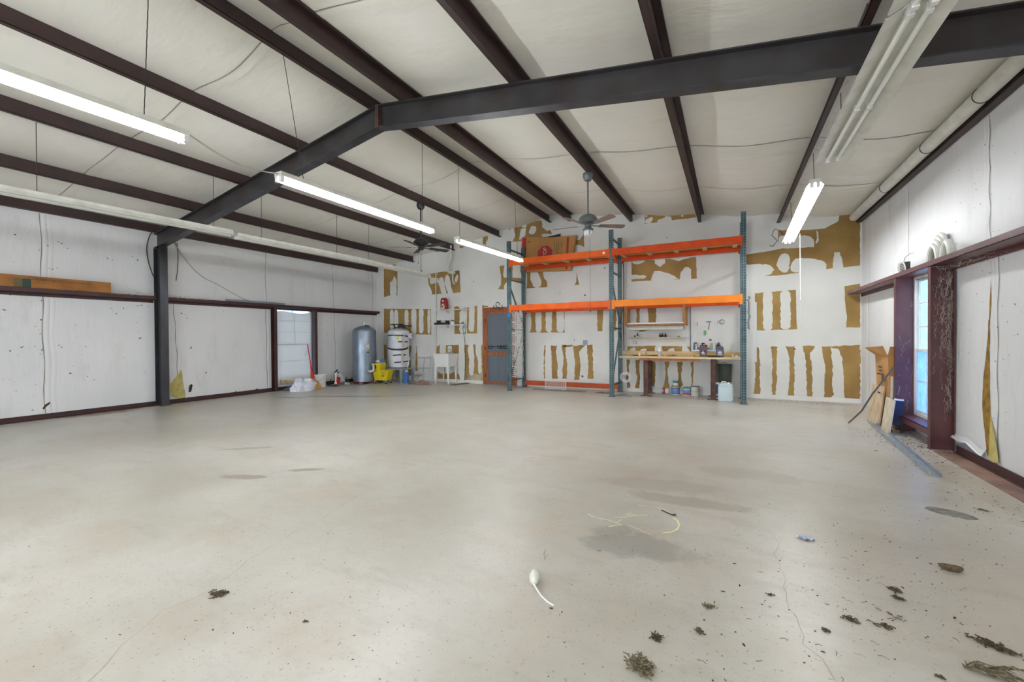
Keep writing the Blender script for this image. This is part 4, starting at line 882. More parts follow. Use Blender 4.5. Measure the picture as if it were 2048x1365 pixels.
# ------------------------------------------------------------------ workbench and what is on it
bx0, bx1 = -2.18, .19
root = thing('workbench', 'long pine workbench on rusty steel legs under the right bay of the rack', 'workbench', (-1, 9.7, 0))
mb = MB()
for a, b in ((9.40, 9.60), (9.605, 9.80), (9.805, 10.02)): mb.bx(bx0, bx1 - .0, a, b, .826, .865)
obj('bench_top', mb, M_PINE, root, bevel=.003)
obj('front_rail', MB().bx(-1.75, -.55, 9.42, 9.46, .775, .826), M_DOORW, root)
mb = MB(); mb.bx(bx0+.0, -1.72, 10.04, 10.075, .87, .965); mb.bx(-1.70, bx1, 10.04, 10.075, .87, .955); obj('back_board', mb, M_PINE, root)
for x in (-1.62, -.30):
    for y in (9.48, 9.99):
        mb = MB(); mb.bx(x-.045, x+.045, y-.004, y+.004, .01, .822); mb.bx(x-.045, x-.037, y-.035, y+.035, .01, .822); mb.bx(x+.037, x+.045, y-.035, y+.035, .01, .822)
        o = obj('leg', mb, M_RUST, root); obj('foot_plate', MB().bx(x-.11, x+.11, y-.06, y+.06, 0, .01), M_RUST, o)
    obj('leg_brace', MB().bx(x-.02, x+.02, 9.5, 9.98, .20, .235), M_RUST, root)
    obj('top_bracket', MB().bx(x-.03, x+.03, 9.45, 10.02, .80, .826), M_RUST, root)
ZB = .866
def bottle(name, x, y, z, prof, m, label, cat='bottle', cap=None, capm=None, group=None, sy=1, extra=None, n=18):
    root = thing(name, label, cat, (x, y, z), group=group)
    obj('body', MB().lathe([(r, h+z) for r, h in prof], (x, y, 0), n, 1, sy), m, root)
    if cap: obj('cap', MB().lathe([(r, h+z) for r, h in cap], (x, y, 0), 14), capm or M_BLACK, root)
    if extra: extra(root)
    return root
def label_band(r, z0, z1, x, y, m, sy=1): return lambda root: obj('label', MB().lathe([(r, z0), (r, z1)], (x, y, 0), 18, 1, sy), m, root)
def flat_jug(x, y, z, w_, d, h, m, lab, label, spout=.5, handle=True):
    root = thing('oil_jug', label, 'jug', (x, y, z)); mb = MB()
    out = [(-w_/2, 0), (w_/2, 0), (w_/2, h*.72), (w_*.34, h*.84), (w_*(spout-.5)+.022, h*.9), (w_*(spout-.5)-.022, h*.9), (-w_*.40, h*.80), (-w_/2, h*.66)]
    mb.prism([(x+u, y-d/2, z+v) for u, v in out], (0, d, 0)); obj('body', mb, m, root, bevel=.008)
    obj('cap', MB().lathe([(.019, 0), (.019, h*.09), (.012, h*.1)], (x+w_*(spout-.5), y, z+h*.9), 12), M_BLACK, root)
    if handle: obj('handle', MB().tube([(x-w_*.38, y, z+h*.78), (x-w_*.46, y, z+h*.93), (x-w_*.2, y, z+h*.97), (x-w_*.05, y, z+h*.88)], .011, 8), m, root)
    mb = MB(); mb.bx(x-w_*.36, x+w_*.36, y-d/2-.002, y-d/2-.001, z+h*.10, z+h*.55); mb.mt(1)
    mb.bx(x-w_*.26, x+w_*.18, y-d/2-.003, y-d/2-.002, z+h*.33, z+h*.40); mb.bx(x-w_*.20, x+w_*.26, y-d/2-.003, y-d/2-.002, z+h*.22, z+h*.27); mb.bx(x-w_*.05, x+w_*.05, y-d/2-.003, y-d/2-.002, z+h*.42, z+h*.5)
    obj('label', mb, [lab, M_WHITEP], root)
p = aty(1406.5, 714, 9.58); flat_jug(p.x, 9.58, ZB, .135, .09, .245, mat('dark_brown_jug', S(52, 38, 40), .35), mat('dark_label', S(66, 46, 48), .5), 'dark brown oil jug standing on the bench in front of the pegboard shelf', .9)
p = aty(1440, 714, 9.56); flat_jug(p.x, 9.56, ZB, .135, .09, .25, mat('dark_violet_jug', S(44, 40, 58), .35), mat('pale_label', S(120, 116, 140), .5), 'black oil jug with a pale label on the right of the bench', .2)
p = aty(1319, 714, 9.62); x = p.x
bottle('spray_can', x, 9.62, ZB, [(.030, 0), (.033, .005), (.033, .15), (.028, .165)], M_WHITEP, 'white aerosol can standing in the middle of the bench', 'can', [(.02, .165), (.024, .168), (.024, .20), (.018, .205)], M_WHITEP, extra=label_band(.0338, ZB+.03, ZB+.10, x, 9.62, mat('grey_blue_label', S(176, 180, 196), .5)))
root = thing('tray', 'two black trays lying on the bench between the oil jugs', 'tray', (-.3, 9.5, ZB))
for a, b in ((1417, 1427), (1428, 1440)):
    pa, pb = aty(a, 718, 9.47), aty(b, 718, 9.47); mb = MB(); mb.hexa([(pa.x, 9.45, ZB+.001), (pb.x, 9.45, ZB+.001), (pb.x-.03, 9.62, ZB+.001), (pa.x-.03, 9.62, ZB+.001)], [(pa.x-.006, 9.445, ZB+.02), (pb.x+.003, 9.445, ZB+.02), (pb.x-.025, 9.625, ZB+.035), (pa.x-.04, 9.625, ZB+.035)]); obj('tray_half', mb, M_BLACK, root)
rb = random.Random(21)
def small(kind, px, y, m, label, cat, s=1.0, group=None):
    p = aty(px, 714, y); x = p.x; mb = MB(); z = ZB
    if kind == 'jar': mb.lathe([(.020*s, z), (.022*s, z+.005), (.022*s, z+.04*s), (.014*s, z+.048*s), (.014*s, z+.06*s)], (x, y, 0), 14)
    elif kind == 'wrench': mb.prism([(x-.09*s, y, z+.001), (x-.06*s, y-.015, z+.001), (x-.05*s, y-.004, z+.001), (x+.06*s, y+.02, z+.001), (x+.085*s, y+.01, z+.001), (x+.09*s, y+.03, z+.001), (x+.05*s, y+.04, z+.001), (x-.055*s, y+.012, z+.001), (x-.075*s, y+.014, z+.001)], (0, 0, .012))
    elif kind == 'pliers':
        mb.tube([(x-.08*s, y, z+.01), (x-.02, y+.01, z+.012), (x+.02, y+.02, z+.012), (x+.09*s, y+.0, z+.01)], .009, 6); mb.tube([(x-.08*s, y+.04, z+.01), (x-.02, y+.02, z+.013), (x+.02, y+.012, z+.013), (x+.09*s, y+.05, z+.01)], .009, 6)
    elif kind == 'coil': 
        for i in range(3): mb.ring((x+.01*i, y, z+.008+.007*i), .04*s, .005, (0, 0.1, 1), 18, 5)
    elif kind == 'glove':
        mb.grid(lambda u, v: (x+(u-.5)*.13*s, y+(v-.5)*.09, z+.001+.022*math.sin(math.pi*u)*math.sin(math.pi*v)*(1+.5*math.sin(9*u+5*v))), 10, 8); mb.bx(x-.05*s, x+.05*s, y-.03, y+.03, z, z+.006)
    return tag(obj(cat.replace(' ', '_'), mb, m), label, cat, group)
small('coil', 1262, 9.75, M_CABLE, 'small pale coil at the left end of the bench', 'wire coil')
small('jar', 1279, 9.62, M_WHITEP, 'small white bottle among tools left on the bench', 'bottle', 1.1)
small('wrench', 1274, 9.68, M_DARKM, 'dark wrench lying left of the small white bottle', 'wrench')
small('pliers', 1289, 9.66, mat('blue_grey_grip', S(110, 120, 134), .5), 'blue grey pliers lying near the small white bottle', 'pliers')
small('wrench', 1300, 9.70, M_DARKM, 'dark wrench lying left of the white aerosol can', 'wrench')
small('pliers', 1309, 9.60, M_DARKM, 'dark pliers lying just left of the white aerosol can', 'pliers', .8)
small('glove', 1330, 9.62, mat('pale_pink_rag', S(206, 190, 186), .8), 'pale rag lying right of the white aerosol can', 'rag')
small('glove', 1346, 9.66, mat('green_rag', S(110, 136, 118), .8), 'green cord bundle lying on the middle of the bench', 'cord bundle', 1.5)
small('wrench', 1339, 9.60, mat('dark_green_tool', S(60, 80, 66), .5), 'dark green tool beside the green cord bundle', 'tool', .9)
small('jar', 1465, 9.70, M_CHROME, 'shiny small fitting at the right end of the bench', 'fitting', .8)
small('glove', 1472, 9.66, M_BAG, 'crumpled white bag at the right end of the bench', 'bag', .9)
mb = MB(); p = aty(1388, 714, 9.75); mb.cyl((p.x, 9.75, ZB), (p.x, 9.75, ZB+.02), .012, n=8); tag(obj('fitting', mb, M_DARKM), 'tiny dark fitting on the bench left of the brown oil jug', 'fitting')

# frame, light and shelf over the bench
root = thing('wooden_frame', 'open pine frame hanging from the lower rack beams over the bench', 'frame', (-1.5, 9.85, 1.54))
for x in (-2.10, -.86):
    for y in (9.72, 9.99): obj('post', MB().bx(x-.035, x+.035, y, y+.035, 1.555, 2.0), M_PINED, root)
obj('bottom_board', MB().bx(-2.13, -.82, 9.72, 10.02, 1.535, 1.555), M_PINED, root)
obj('front_trim', MB().bx(-2.06, -.88, 9.712, 9.72, 1.575, 1.60), M_WHITEP, root)
obj('front_board', MB().bx(-2.13, -.82, 9.715, 9.72, 1.535, 1.575), M_PINED, root)
root = thing('fluorescent_light', 'unlit short white light fixed under the pine frame over the bench', 'light', (-1.5, 9.8, 1.45))
mb = MB(); mb.prism([(-2.08, 9.73, 1.45), (-2.08, 9.72, 1.475), (-2.08, 9.78, 1.533), (-2.08, 9.94, 1.533), (-2.08, 9.94, 1.47)], (1.19, 0, 0)); obj('housing', mb, M_DIRTYW, root)
for y in (9.79, 9.87): obj('tube', MB().cyl((-2.05, y, 1.452), (-.92, y, 1.452), .014, n=10), M_TUBEOFF, root)
root = thing('wall_shelf', 'narrow pine shelf on two brackets above the bench', 'shelf', (-1.5, 10.0, 1.2))
p0, p1 = aty(1256, 676, 9.98), aty(1372, 675, 9.98); z = p0.z-.01
obj('board', MB().bx(p0.x, p1.x, 9.93, D-.004, z, z+.018), M_PINE, root)
for px in (1260, 1368):
    x = aty(px, 676, 9.98).x; obj('bracket', MB().bx(x-.01, x+.01, D-.02, D-.003, z-.085, z).bx(x-.01, x+.01, 9.96, D-.003, z-.006, z), M_ZINC, root)
ZS = z+.0185; gB = 'dark pointed bottles on the narrow shelf'
lb = {1275: 'dark pointed bottle with a white label at the left of the narrow shelf', 1320: 'leftmost of three dark pointed bottles at the middle of the narrow shelf', 1324.5: 'middle one of three dark pointed bottles on the narrow shelf', 1331: 'rightmost of three dark pointed bottles on the narrow shelf'}
for px, y in ((1275, 9.99), (1320, 9.99), (1324.5, 10.02), (1331, 9.99)):
    x = aty(px, 676, y).x
    bottle('bottle', x, y, ZS, [(.020, 0), (.024, .004), (.024, .045), (.012, .062), (.010, .068)], mat('dark_bottle', S(44, 34, 34), .3), lb[px], 'bottle', [(.010, .068), (.009, .08), (.003, .105)], M_BLACK, gB, extra=label_band(.0244, ZS+.012, ZS+.036, x, y, M_WHITEP if px == 1275 else mat('dark_label', S(66, 46, 48), .5)))
x = aty(1269.5, 676, 9.99).x; bottle('bottle', x, 9.99, ZS, [(.018, 0), (.02, .03), (.010, .045)], mat('brown_bottle', S(120, 74, 60), .3), 'small reddish bottle with a clear tip on the narrow shelf', 'bottle', [(.008, .045), (.006, .06), (.002, .095)], M_WHITEP)
x = aty(1357, 675, 9.98).x; tag(obj('fitting', MB().lathe([(.02, ZS), (.03, ZS+.006), (.012, ZS+.015), (.018, ZS+.028), (.004, ZS+.032)], (x, 9.99, 0), 12), mat('brass', S(168, 136, 90), .4, .5)), 'small brass coloured piece at the right end of the narrow shelf', 'fitting')
def plate(px0, py0, px1, py1, label, m=M_WHITEP, name='wall_outlet', holes=2):
    a, b = aty(px0, py0, D), aty(px1, py1, D); x0, x1, z1, z0 = a.x, b.x, a.z, b.z
    root = thing(name, label, 'outlet', ((x0+x1)/2, D, z0)); obj('cover_plate', MB().bx(x0, x1, D-.014, D-.0045, z0, z1), m, root, bevel=.002)
    for i in range(holes):
        xc = x0+(x1-x0)*(i+.5)/holes
        for zc in (z0+(z1-z0)*.3, z0+(z1-z0)*.7): obj('socket', MB().bx(xc-.018, xc+.018, D-.016, D-.014, zc-.016, zc+.016), M_GREYP, root)
plate(1265.5, 680.5, 1275, 690, 'white double outlet on the wall under the narrow shelf')
plate(1166, 681, 1175, 690.5, 'grey double outlet on the wall behind the left bay of the rack', M_GREYP)

# pegboard
root = thing('pegboard', 'white pegboard on the back wall behind the right end of the bench', 'pegboard', (-.1, D, .7))
pl_, pr_ = aty(1382, 690, D).x, .50; xm = aty(1443, 640, D).x
for a, b in ((pl_, xm-.002), (xm+.002, pr_)): obj('panel', MB().bx(a, b, D-.018, D-.012, .745, 1.985), M_PEG, root)
obj('edge_strip', MB().bx(pl_-.014, pl_-.001, D-.022, D-.004, .75, 1.985), M_DARKM, root)
PY = D-.022
def pq(x, y, yy=PY): return aty(1380+x/11.377, 600+y/11.377, yy)
a, b = pq(60, 1150, 9.99), pq(620, 1150, 9.99)
root = thing('wire_shelf', 'small white shelf hooked on the pegboard, filled with bottles', 'shelf', ((a.x+b.x)/2, 10.03, a.z))
zw = a.z; obj('tray', MB().bx(a.x, b.x, 9.97, PY+.002, zw-.012, zw), M_WHITEP, root); obj('front_lip', MB().bx(a.x, b.x, 9.966, 9.97, zw-.018, zw+.012), M_ZINC, root)
for x in (a.x+.01, b.x-.01): obj('side', MB().prism([(x, 9.97, zw), (x, PY, zw), (x, PY, zw+.17)], (.004, 0, 0)), M_WHITEP, root)
yw = 10.02
def pbx(x): return pq(x, 1100, yw).x
bottle('spray_bottle', pbx(140), yw, zw, [(.030, 0), (.032, .01), (.030, .11), (.014, .135), (.013, .145)], mat('grey_blue_plastic', S(160, 170, 184), .4), 'grey spray bottle with a black trigger at the left of the pegboard shelf', 'bottle', None,
       extra=lambda r: obj('trigger', MB().bx(pbx(140)-.045, pbx(140)+.015, yw-.012, yw+.012, zw+.145, zw+.17).bx(pbx(140)-.045, pbx(140)-.033, yw-.006, yw+.006, zw+.10, zw+.15), M_BLACK, r))
x = pbx(95); bottle('bottle', x, yw+.02, zw, [(.018, 0), (.020, .09), (.01, .11)], mat('dark_green_bottle', S(52, 66, 60), .35), 'dark green bottle half hidden at the left end of the pegboard shelf', 'bottle', [(.01, .11), (.01, .125)], M_BLACK)
x = pbx(225); bottle('bottle', x, yw, zw, [(.030, 0), (.032, .01), (.032, .085), (.022, .115), (.012, .125)], M_WHITEP, 'white bottle with a red label on the pegboard shelf', 'bottle', [(.013, .125), (.012, .15)], M_YEL, extra=label_band(.0328, zw+.012, zw+.075, x, yw, mat('red_label', S(206, 72, 76), .5)))
x = pbx(297); bottle('bottle', x, yw+.01, zw, [(.032, 0), (.035, .01), (.035, .10), (.020, .13)], mat('dark_blue_can', S(56, 72, 108), .4), 'blue and white can with a black top on the pegboard shelf', 'can', [(.022, .13), (.034, .14), (.030, .16)], M_BLACK, extra=label_band(.0356, zw+.04, zw+.095, x, yw+.01, mat('light_blue_label', S(140, 172, 214), .5)))
x = pbx(385); rt = thing('bottle', 'red and white bottle tilted over on the pegboard shelf', 'bottle', (x, yw, zw)); Rm = Matrix.Rotation(math.radians(-32), 3, 'Y')
obj('body', MB().lathe([(.026, .0), (.028, .01), (.028, .09), (.014, .12)], (x+.005, yw, zw+.018), 16, M=Rm @ Matrix.Rotation(0, 3, 'Z')), mat('orange_red_label', S(206, 92, 60), .5), rt); obj('cap', MB().lathe([(.016, .12), (.014, .145)], (x+.005, yw, zw+.018), 12, M=Rm), M_WHITEP, rt)
for k, (px, m, lab) in enumerate(((495, mat('khaki_can', S(150, 152, 130), .4), 'khaki rectangular solvent can on the pegboard shelf'), (545, mat('cream_can', S(206, 206, 192), .4), 'cream rectangular solvent can on the pegboard shelf'))):
    x = pbx(px); rt = thing('solvent_can', lab, 'can', (x, yw, zw)); obj('body', MB().bx(x-.032+.008*k, x+.028, yw-.022, yw+.022, zw, zw+.15), m, rt, bevel=.004); obj('cap', MB().cyl((x-.005, yw, zw+.15), (x-.005, yw, zw+.168), .010, n=10), M_WHITEP, rt)
x = pbx(650); bottle('bottle', x, yw, zw, [(.030, 0), (.034, .01), (.034, .09), (.02, .12)], mat('pale_violet_bottle', S(176, 170, 190), .4), 'pale violet jug at the right end of the pegboard shelf', 'bottle', [(.014, .12), (.012, .15)], M_BLACK, extra=lambda r: obj('handle', MB().tube([(pbx(650)-.02, yw, zw+.11), (pbx(650)-.025, yw, zw+.15), (pbx(650), yw, zw+.175), (pbx(650)+.025, yw, zw+.14), (pbx(650)+.03, yw, zw+.09)], .007, 6), M_BLACK, r))
def pegitem(name, mb, m, label, cat): return tag(obj(name, mb, m), label, cat)
a, b = pq(310, 700), pq(368, 805); pegitem('tag_card', MB().bx(a.x, b.x, PY-.004, PY, b.z, a.z), M_GREEN, 'green card hanging on the pegboard', 'card')
a = pq(365, 500); b = pq(487, 500); c = pq(440, 500); d = pq(440, 598); e = pq(425, 600); f = pq(420, 680)
mb = MB(); mb.tube([(a.x, PY-.01, a.z), (b.x, PY-.01, b.z)], .006, 6); mb.tube([(c.x, PY-.01, c.z), (d.x, PY-.012, d.z), (e.x, PY-.02, e.z), (f.x, PY-.01, f.z)], .005, 6); pegitem('hand_tool', mb, M_DARKM, 'dark T handled tool hanging on the pegboard', 'tool')
c = pq(725, 500); mb = MB(); mb.ring((c.x, PY-.008, c.z), .048, .004, (0, 1, 0), 26, 5); mb.ring((c.x+.005, PY-.012, c.z), .042, .0035, (0.05, 1, 0), 26, 5); mb.bx(c.x-.014, c.x+.014, PY-.016, PY-.004, c.z-.055, c.z-.042); pegitem('wire_ring', mb, mat('brown_wire', S(140, 122, 116), .5), 'ring of brown wire hanging on the pegboard', 'wire')
c = pq(462, 915); mb = MB(); mb.ring((c.x, PY-.014, c.z), .017, .007, (0, 1, 0), 18, 8); pegitem('tape_roll', mb, mat('violet_tape', S(96, 92, 124), .5), 'small dark roll of tape hanging above the pegboard shelf', 'tape')
for x, y0, y1, lab in ((165, 515, 600, 'upper left'), (632, 480, 540, 'upper middle')): 
    a, b = pq(x, y0), pq(x, y1); mb = MB(); mb.tube([(a.x, PY-.005, a.z), (b.x, PY-.005, b.z)], .004, 6); pegitem('peg_hook', mb, M_DARKM, 'thin dark hook on the %s part of the pegboard' % lab, 'hook')
for x, y, lab in ((232, 600, 'left of two'), (320, 600, 'right of two')):
    a = pq(x, y); mb = MB(); mb.tube([(a.x-.012, PY-.004, a.z), (a.x, PY-.016, a.z-.004), (a.x+.012, PY-.004, a.z)], .0035, 5); pegitem('peg_hook', mb, M_ZINC, 'small zinc hook in a row on the pegboard, %s' % lab, 'hook')
a, b = pq(60, 745), pq(52, 905); mb = MB(); mb.prism([(a.x-.012, PY-.006, a.z), (a.x+.012, PY-.006, a.z), (b.x+.010, PY-.006, b.z), (b.x-.010, PY-.006, b.z)], (0, .004, 0)); pegitem('file', mb, M_ZINC, 'grey flat tool hanging at the left edge of the pegboard', 'tool')
# chain hanging at the right post
mb = MB(); p = aty(1493, 600, 9.2); rc = random.Random(2)
for i in range(26):
    z = 2.02-.024*i; mb.ring((XS[2]+.085+rc.uniform(-.012, .012)*(2 if 8 < i < 16 else 1), 9.16, z), .014, .0045, (i % 2, 1-(i % 2), .2), 10, 5, 1.3)
tag(obj('chain', mb, M_DARKM), 'dark chain hanging on the right side of the right rack post', 'chain')
# hose / wire coils at the middle post
c = aty(1251, 755, 9.38); mb = MB()
for k, (r_, dx) in enumerate(((.115, 0), (.11, .01), (.095, -.01), (.085, .015), (.075, 0))): mb.ring((c.x+dx, 9.38+.006*k, c.z+.01*(k % 2)), r_, .005, (.15, 1, .1*k), 32, 6)
mb.tube([(c.x+.03, 9.38, c.z+.1), (c.x+.02, 9.36, c.z+.35), (c.x+.01, 9.35, .82)], .004, 5)
tag(obj('wire_coil', mb, M_WHITEP), 'white wire coil hanging from the left end of the bench', 'wire coil')
cable([(-2.19, 9.86, 3.04), (-2.17, 9.84, 2.8), (-2.17, 9.84, 2.2), (-2.18, 9.85, 1.5), (-2.17, 9.84, .96)], .011, M_DARKM, 'dark cable running down the middle rear rack post')
cable([aty(x, y, 9.0) for x, y in ((1237, 697),)]+[aty(x, y, 9.5) for x, y in ((1243, 704), (1250, 709), (1262, 711))], .006, M_CABLE, 'white cord drooping onto the left end of the bench')

# ------------------------------------------------------------------ under the bench
def paint_can(x, y, z, r, h, label, bands, lying=None, open_top=False, handle=True, cat='paint can'):
    root = thing('paint_can', label, cat, (x, y, z)); M3 = None; c = (x, y, z)
    if lying is not None: M3 = Matrix.Rotation(lying, 3, 'Z') @ Matrix.Rotation(math.pi/2, 3, 'Y'); c = (x, y, z+r)
    obj('body', MB().lathe([(r*.97, 0), (r, .004), (r, h-.004), (r*1.03, h)] + ([(r*.9, h), (r*.88, h-.02)] if open_top else [(r*.85, h), (r*.84, h-.006)]), c, 24, M=M3), bands[0][2], root)
    for k, (z0, z1, m) in enumerate(bands[1:]): obj('label', MB().lathe([(r*1.008+.0006*k, h*z0), (r*1.008+.0006*k, h*z1)], c, 24, M=M3), m, root)
    if handle and lying is None: obj('handle', MB().tube([(x+r*1.05*math.cos(t), y-.02-r*.8*math.sin(t), z+h*.75-.06*math.sin(t)) for t in [math.pi*i/10 for i in range(11)]], .0025, 5), M_DARKM, root)
    return root
mw = mat('white_can', S(222, 222, 216), .4); mblu = mat('blue_can_label', S(120, 152, 212), .5); mdb = mat('dark_blue_band', S(56, 68, 110), .5)
mred = mat('red_can_label', S(188, 60, 66), .5); mteal = mat('teal_can_label', S(64, 138, 148), .5); mgrn = mat('green_can_lid', S(116, 160, 96), .5); myl = mat('dull_yellow_lid', S(168, 156, 74), .5)
def wfl(px, py): p = atz(px, py); return p.x, p.y
x, y = wfl(1350, 790); y += .085; paint_can(x, y, 0, .086, .17, 'blue labelled paint can under the bench carrying a smaller teal can', [(0, 1, mw), (.12, .8, mblu), (.12, .24, mdb), (.8, .9, mdb)])
tag(obj('paint_tray', MB().lathe([(.075, .172), (.082, .18), (.082, .196), (.05, .20)], (x, y, 0), 16), myl), 'dull yellow lid lying on the blue labelled paint can', 'lid')
paint_can(x+.005, y, .2005, .058, .105, 'small teal and white paint can stacked on another can', [(0, 1, mw), (.55, .95, mteal), (.05, .5, M_WHITEP)], handle=False)
x, y = wfl(1373, 792); y += .085; paint_can(x, y, 0, .084, .175, 'blue and red labelled paint can with a green rim under the bench', [(0, 1, mw), (.1, .75, mblu), (.1, .3, mred), (.84, 1.0, mgrn)])
x, y = wfl(1389.5, 793); y += .085; paint_can(x, y, 0, .085, .20, 'plain white metal pail under the bench, right of the paint cans', [(0, 1, M_DIRTYW), (.98, 1.03, M_DARKM)], cat='pail')
x, y = wfl(1330, 789); paint_can(x-.08, y+.09, 0, .062, .14, 'red and white can lying on its side under the bench', [(0, 1, mw), (.02, .2, M_ZINC), (.22, .5, mred)], lying=.12)
x, y = wfl(1316, 786); root = thing('flat_tin', 'black rimmed square tin with a green label standing under the bench', 'tin', (x, y, 0))
obj('body', MB().bx(x-.085, x+.075, y+.05, y+.12, .0, .125), mat('dark_tin', S(46, 50, 40), .5), root, bevel=.004); obj('label', MB().bx(x-.06, x+.05, y+.048, y+.05, .02, .10), mat('olive_label', S(150, 156, 110), .6), root)
x, y = wfl(1395, 798); tag(obj('paper_scrap', MB().grid(lambda u, v: (x+(u-.5)*.11+.02*v, y+(v-.5)*.06, .002+.012*math.sin(3*u+2*v)**2), 5, 4), M_WHITEP), 'small white paper scrap on the floor in front of the white pail', 'paper scrap')
# jug, drum, box
x, y = -.075, 9.43; root = thing('water_jug', 'large pale blue plastic jug on the floor in front of the dark bucket', 'jug', (x, y, 0))
def rr(x, y, z, a, b, r_, n=5):
    P = []
    for cx, cy, t0 in ((a-r_, b-r_, 0), (-a+r_, b-r_, 90), (-a+r_, -b+r_, 180), (a-r_, -b+r_, 270)):
        for i in range(n+1): t = math.radians(t0+90*i/n); P.append(Vector((x+cx+r_*math.cos(t), y+cy+r_*math.sin(t), z)))
    return P
def loft(mb, rings):
    n = len(rings[0]); mb.add([p for r_ in rings for p in r_], [(k*n+i, k*n+(i+1) % n, (k+1)*n+(i+1) % n, (k+1)*n+i) for k in range(len(rings)-1) for i in range(n)]+[tuple(range(n-1, -1, -1)), tuple(range((len(rings)-1)*n, len(rings)*n))]); return mb
obj('body', loft(MB(), [rr(x, y, z, a, b, .045) for z, a, b in ((0, .128, .115), (.01, .138, .125), (.15, .14, .128), (.27, .138, .126), (.285, .13, .118), (.30, .135, .124), (.33, .13, .12), (.345, .115, .105))]), M_JUG, root)
obj('top_recess', loft(MB(), [rr(x+.01, y, z, a, a*.8, .03) for z, a in ((.345, .075), (.352, .07))]), M_WHITEP, root); obj('cap', MB().cyl((x+.055, y-.03, .35), (x+.055, y-.03, .372), .026, n=14), M_WHITEP, root)
obj('handle', MB().tube([(x-.08, y, .345), (x-.06, y, .375), (x+.0, y, .378), (x+.02, y, .35)], .011, 8), M_WHITEP, root)
x, y = -.10, 9.78; root = thing('carton', 'white and violet carton on the floor under the dark bucket', 'carton', (x, y, 0))
obj('box', MB().bx(x-.155, x+.14, y-.14, y+.14, 0, .335), M_WHITEP, root); obj('print', MB().bx(x-.150, x-.10, y-.142, y-.14, .10, .30).bx(x-.148, x-.10, y-.142, y-.14, .02, .07), mat('violet_print', S(70, 66, 110), .5), root)
root = thing('bucket', 'dark green round bucket standing on a carton under the bench', 'bucket', (x, y, .335))
obj('body', MB().lathe([(.128, .336), (.132, .345), (.146, .69), (.15, .70), (.14, .705), (.135, .71), (.02, .712)], (x, y, 0), 32), M_DGREEN, root)
obj('handle', MB().tube([(x-.055, y-.02, .708), (x-.055, y-.02, .735), (x+.0, y-.02, .745), (x+.05, y-.02, .735), (x+.05, y-.02, .708)], .004, 6), M_BLACK, root)
# rags by the rack foot, wire basket and grille on the floor
def rag(cx, cy, w_, h_, m, label, seed, name='rag', cat='rag', hgt=.05):
    rs = random.Random(seed); a = [rs.uniform(2, 7) for _ in range(4)]
    mb = MB(); mb.grid(lambda u, v: (cx+(u-.5)*w_*(1+.15*math.sin(a[0]*v)), cy+(v-.5)*h_*(1+.2*math.sin(a[1]*u)), .003+hgt*max(0, math.sin(math.pi*u)*math.sin(math.pi*v))*(.5+.5*math.sin(a[2]*u*2+a[3]*v))), 14, 10)
    return tag(obj(name, mb, m), label, cat)
x, y = wfl(1240, 792); rag(x+.02, y, .42, .16, mat('grey_net', S(126, 124, 132), .8), 'grey rag lying by the foot of the middle rack post', 3)
x, y = wfl(1206, 788); rag(x, y+.1, .4, .16, mat('dark_net', S(104, 98, 90), .8), 'dark crumpled net lying left of the middle rack post', 5, 'net', 'net', .03)
root = thing('wire_basket', 'white wire basket standing on its side on the floor under the left rack bay', 'basket', (-3.8, 9.75, 0)); mb = MB()
x0, x1, z0, z1 = -4.07, -3.53, .02, .265
for i in range(23): x = x0+(x1-x0)*i/22; mb.tube([(x, 9.69, z0), (x, 9.69, z1)], .0022 if 0 < i < 22 else .005, 4)
for i in range(11): z = z0+(z1-z0)*i/10; mb.tube([(x0, 9.69, z), (x1, 9.69, z)], .0022 if 0 < i < 10 else .005, 4)
obj('front_grid', mb, M_WHITEP, root)
mb = MB(); mb.tube([(x0, 9.69, z0), (x0-.06, 9.92-.1, z0-.015), (x0-.06, 9.82, z1-.04), (x0, 9.69, z1)], .005, 5)
for i in range(6): z = z0+(z1-z0)*i/5; mb.tube([(x0, 9.69, z), (x0-.06, 9.82, z-.02)], .0022, 4)
mb.tube([(x0-.06, 9.82, z1-.04), (x1-.06, 9.82, z1-.04)], .004, 5); mb.tube([(x0-.06, 9.82, z0-.01), (x1-.06, 9.82, z0-.01)], .004, 5); mb.tube([(x1, 9.69, z1), (x1-.06, 9.82, z1-.04), (x1-.06, 9.82, z0-.01), (x1, 9.69, z0)], .004, 5)
obj('side_frame', mb, M_WHITEP, root)
a, b = wfl(1068, 779), wfl(1172, 783)
mb = MB()
for i in range(12): t = i/11; mb.tube([(a[0]+(b[0]-a[0])*t, 9.46, .008), (a[0]+(b[0]-a[0])*t+.03, 9.64, .008)], .004, 4)
for y in (9.46, 9.64): mb.tube([(a[0], y, .008), (b[0], y, .008)], .006, 4)
tag(obj('grate', mb, mat('grey_grate', S(110, 106, 100), .6)), 'flat grey metal grate on the floor in front of the wire basket', 'grate')
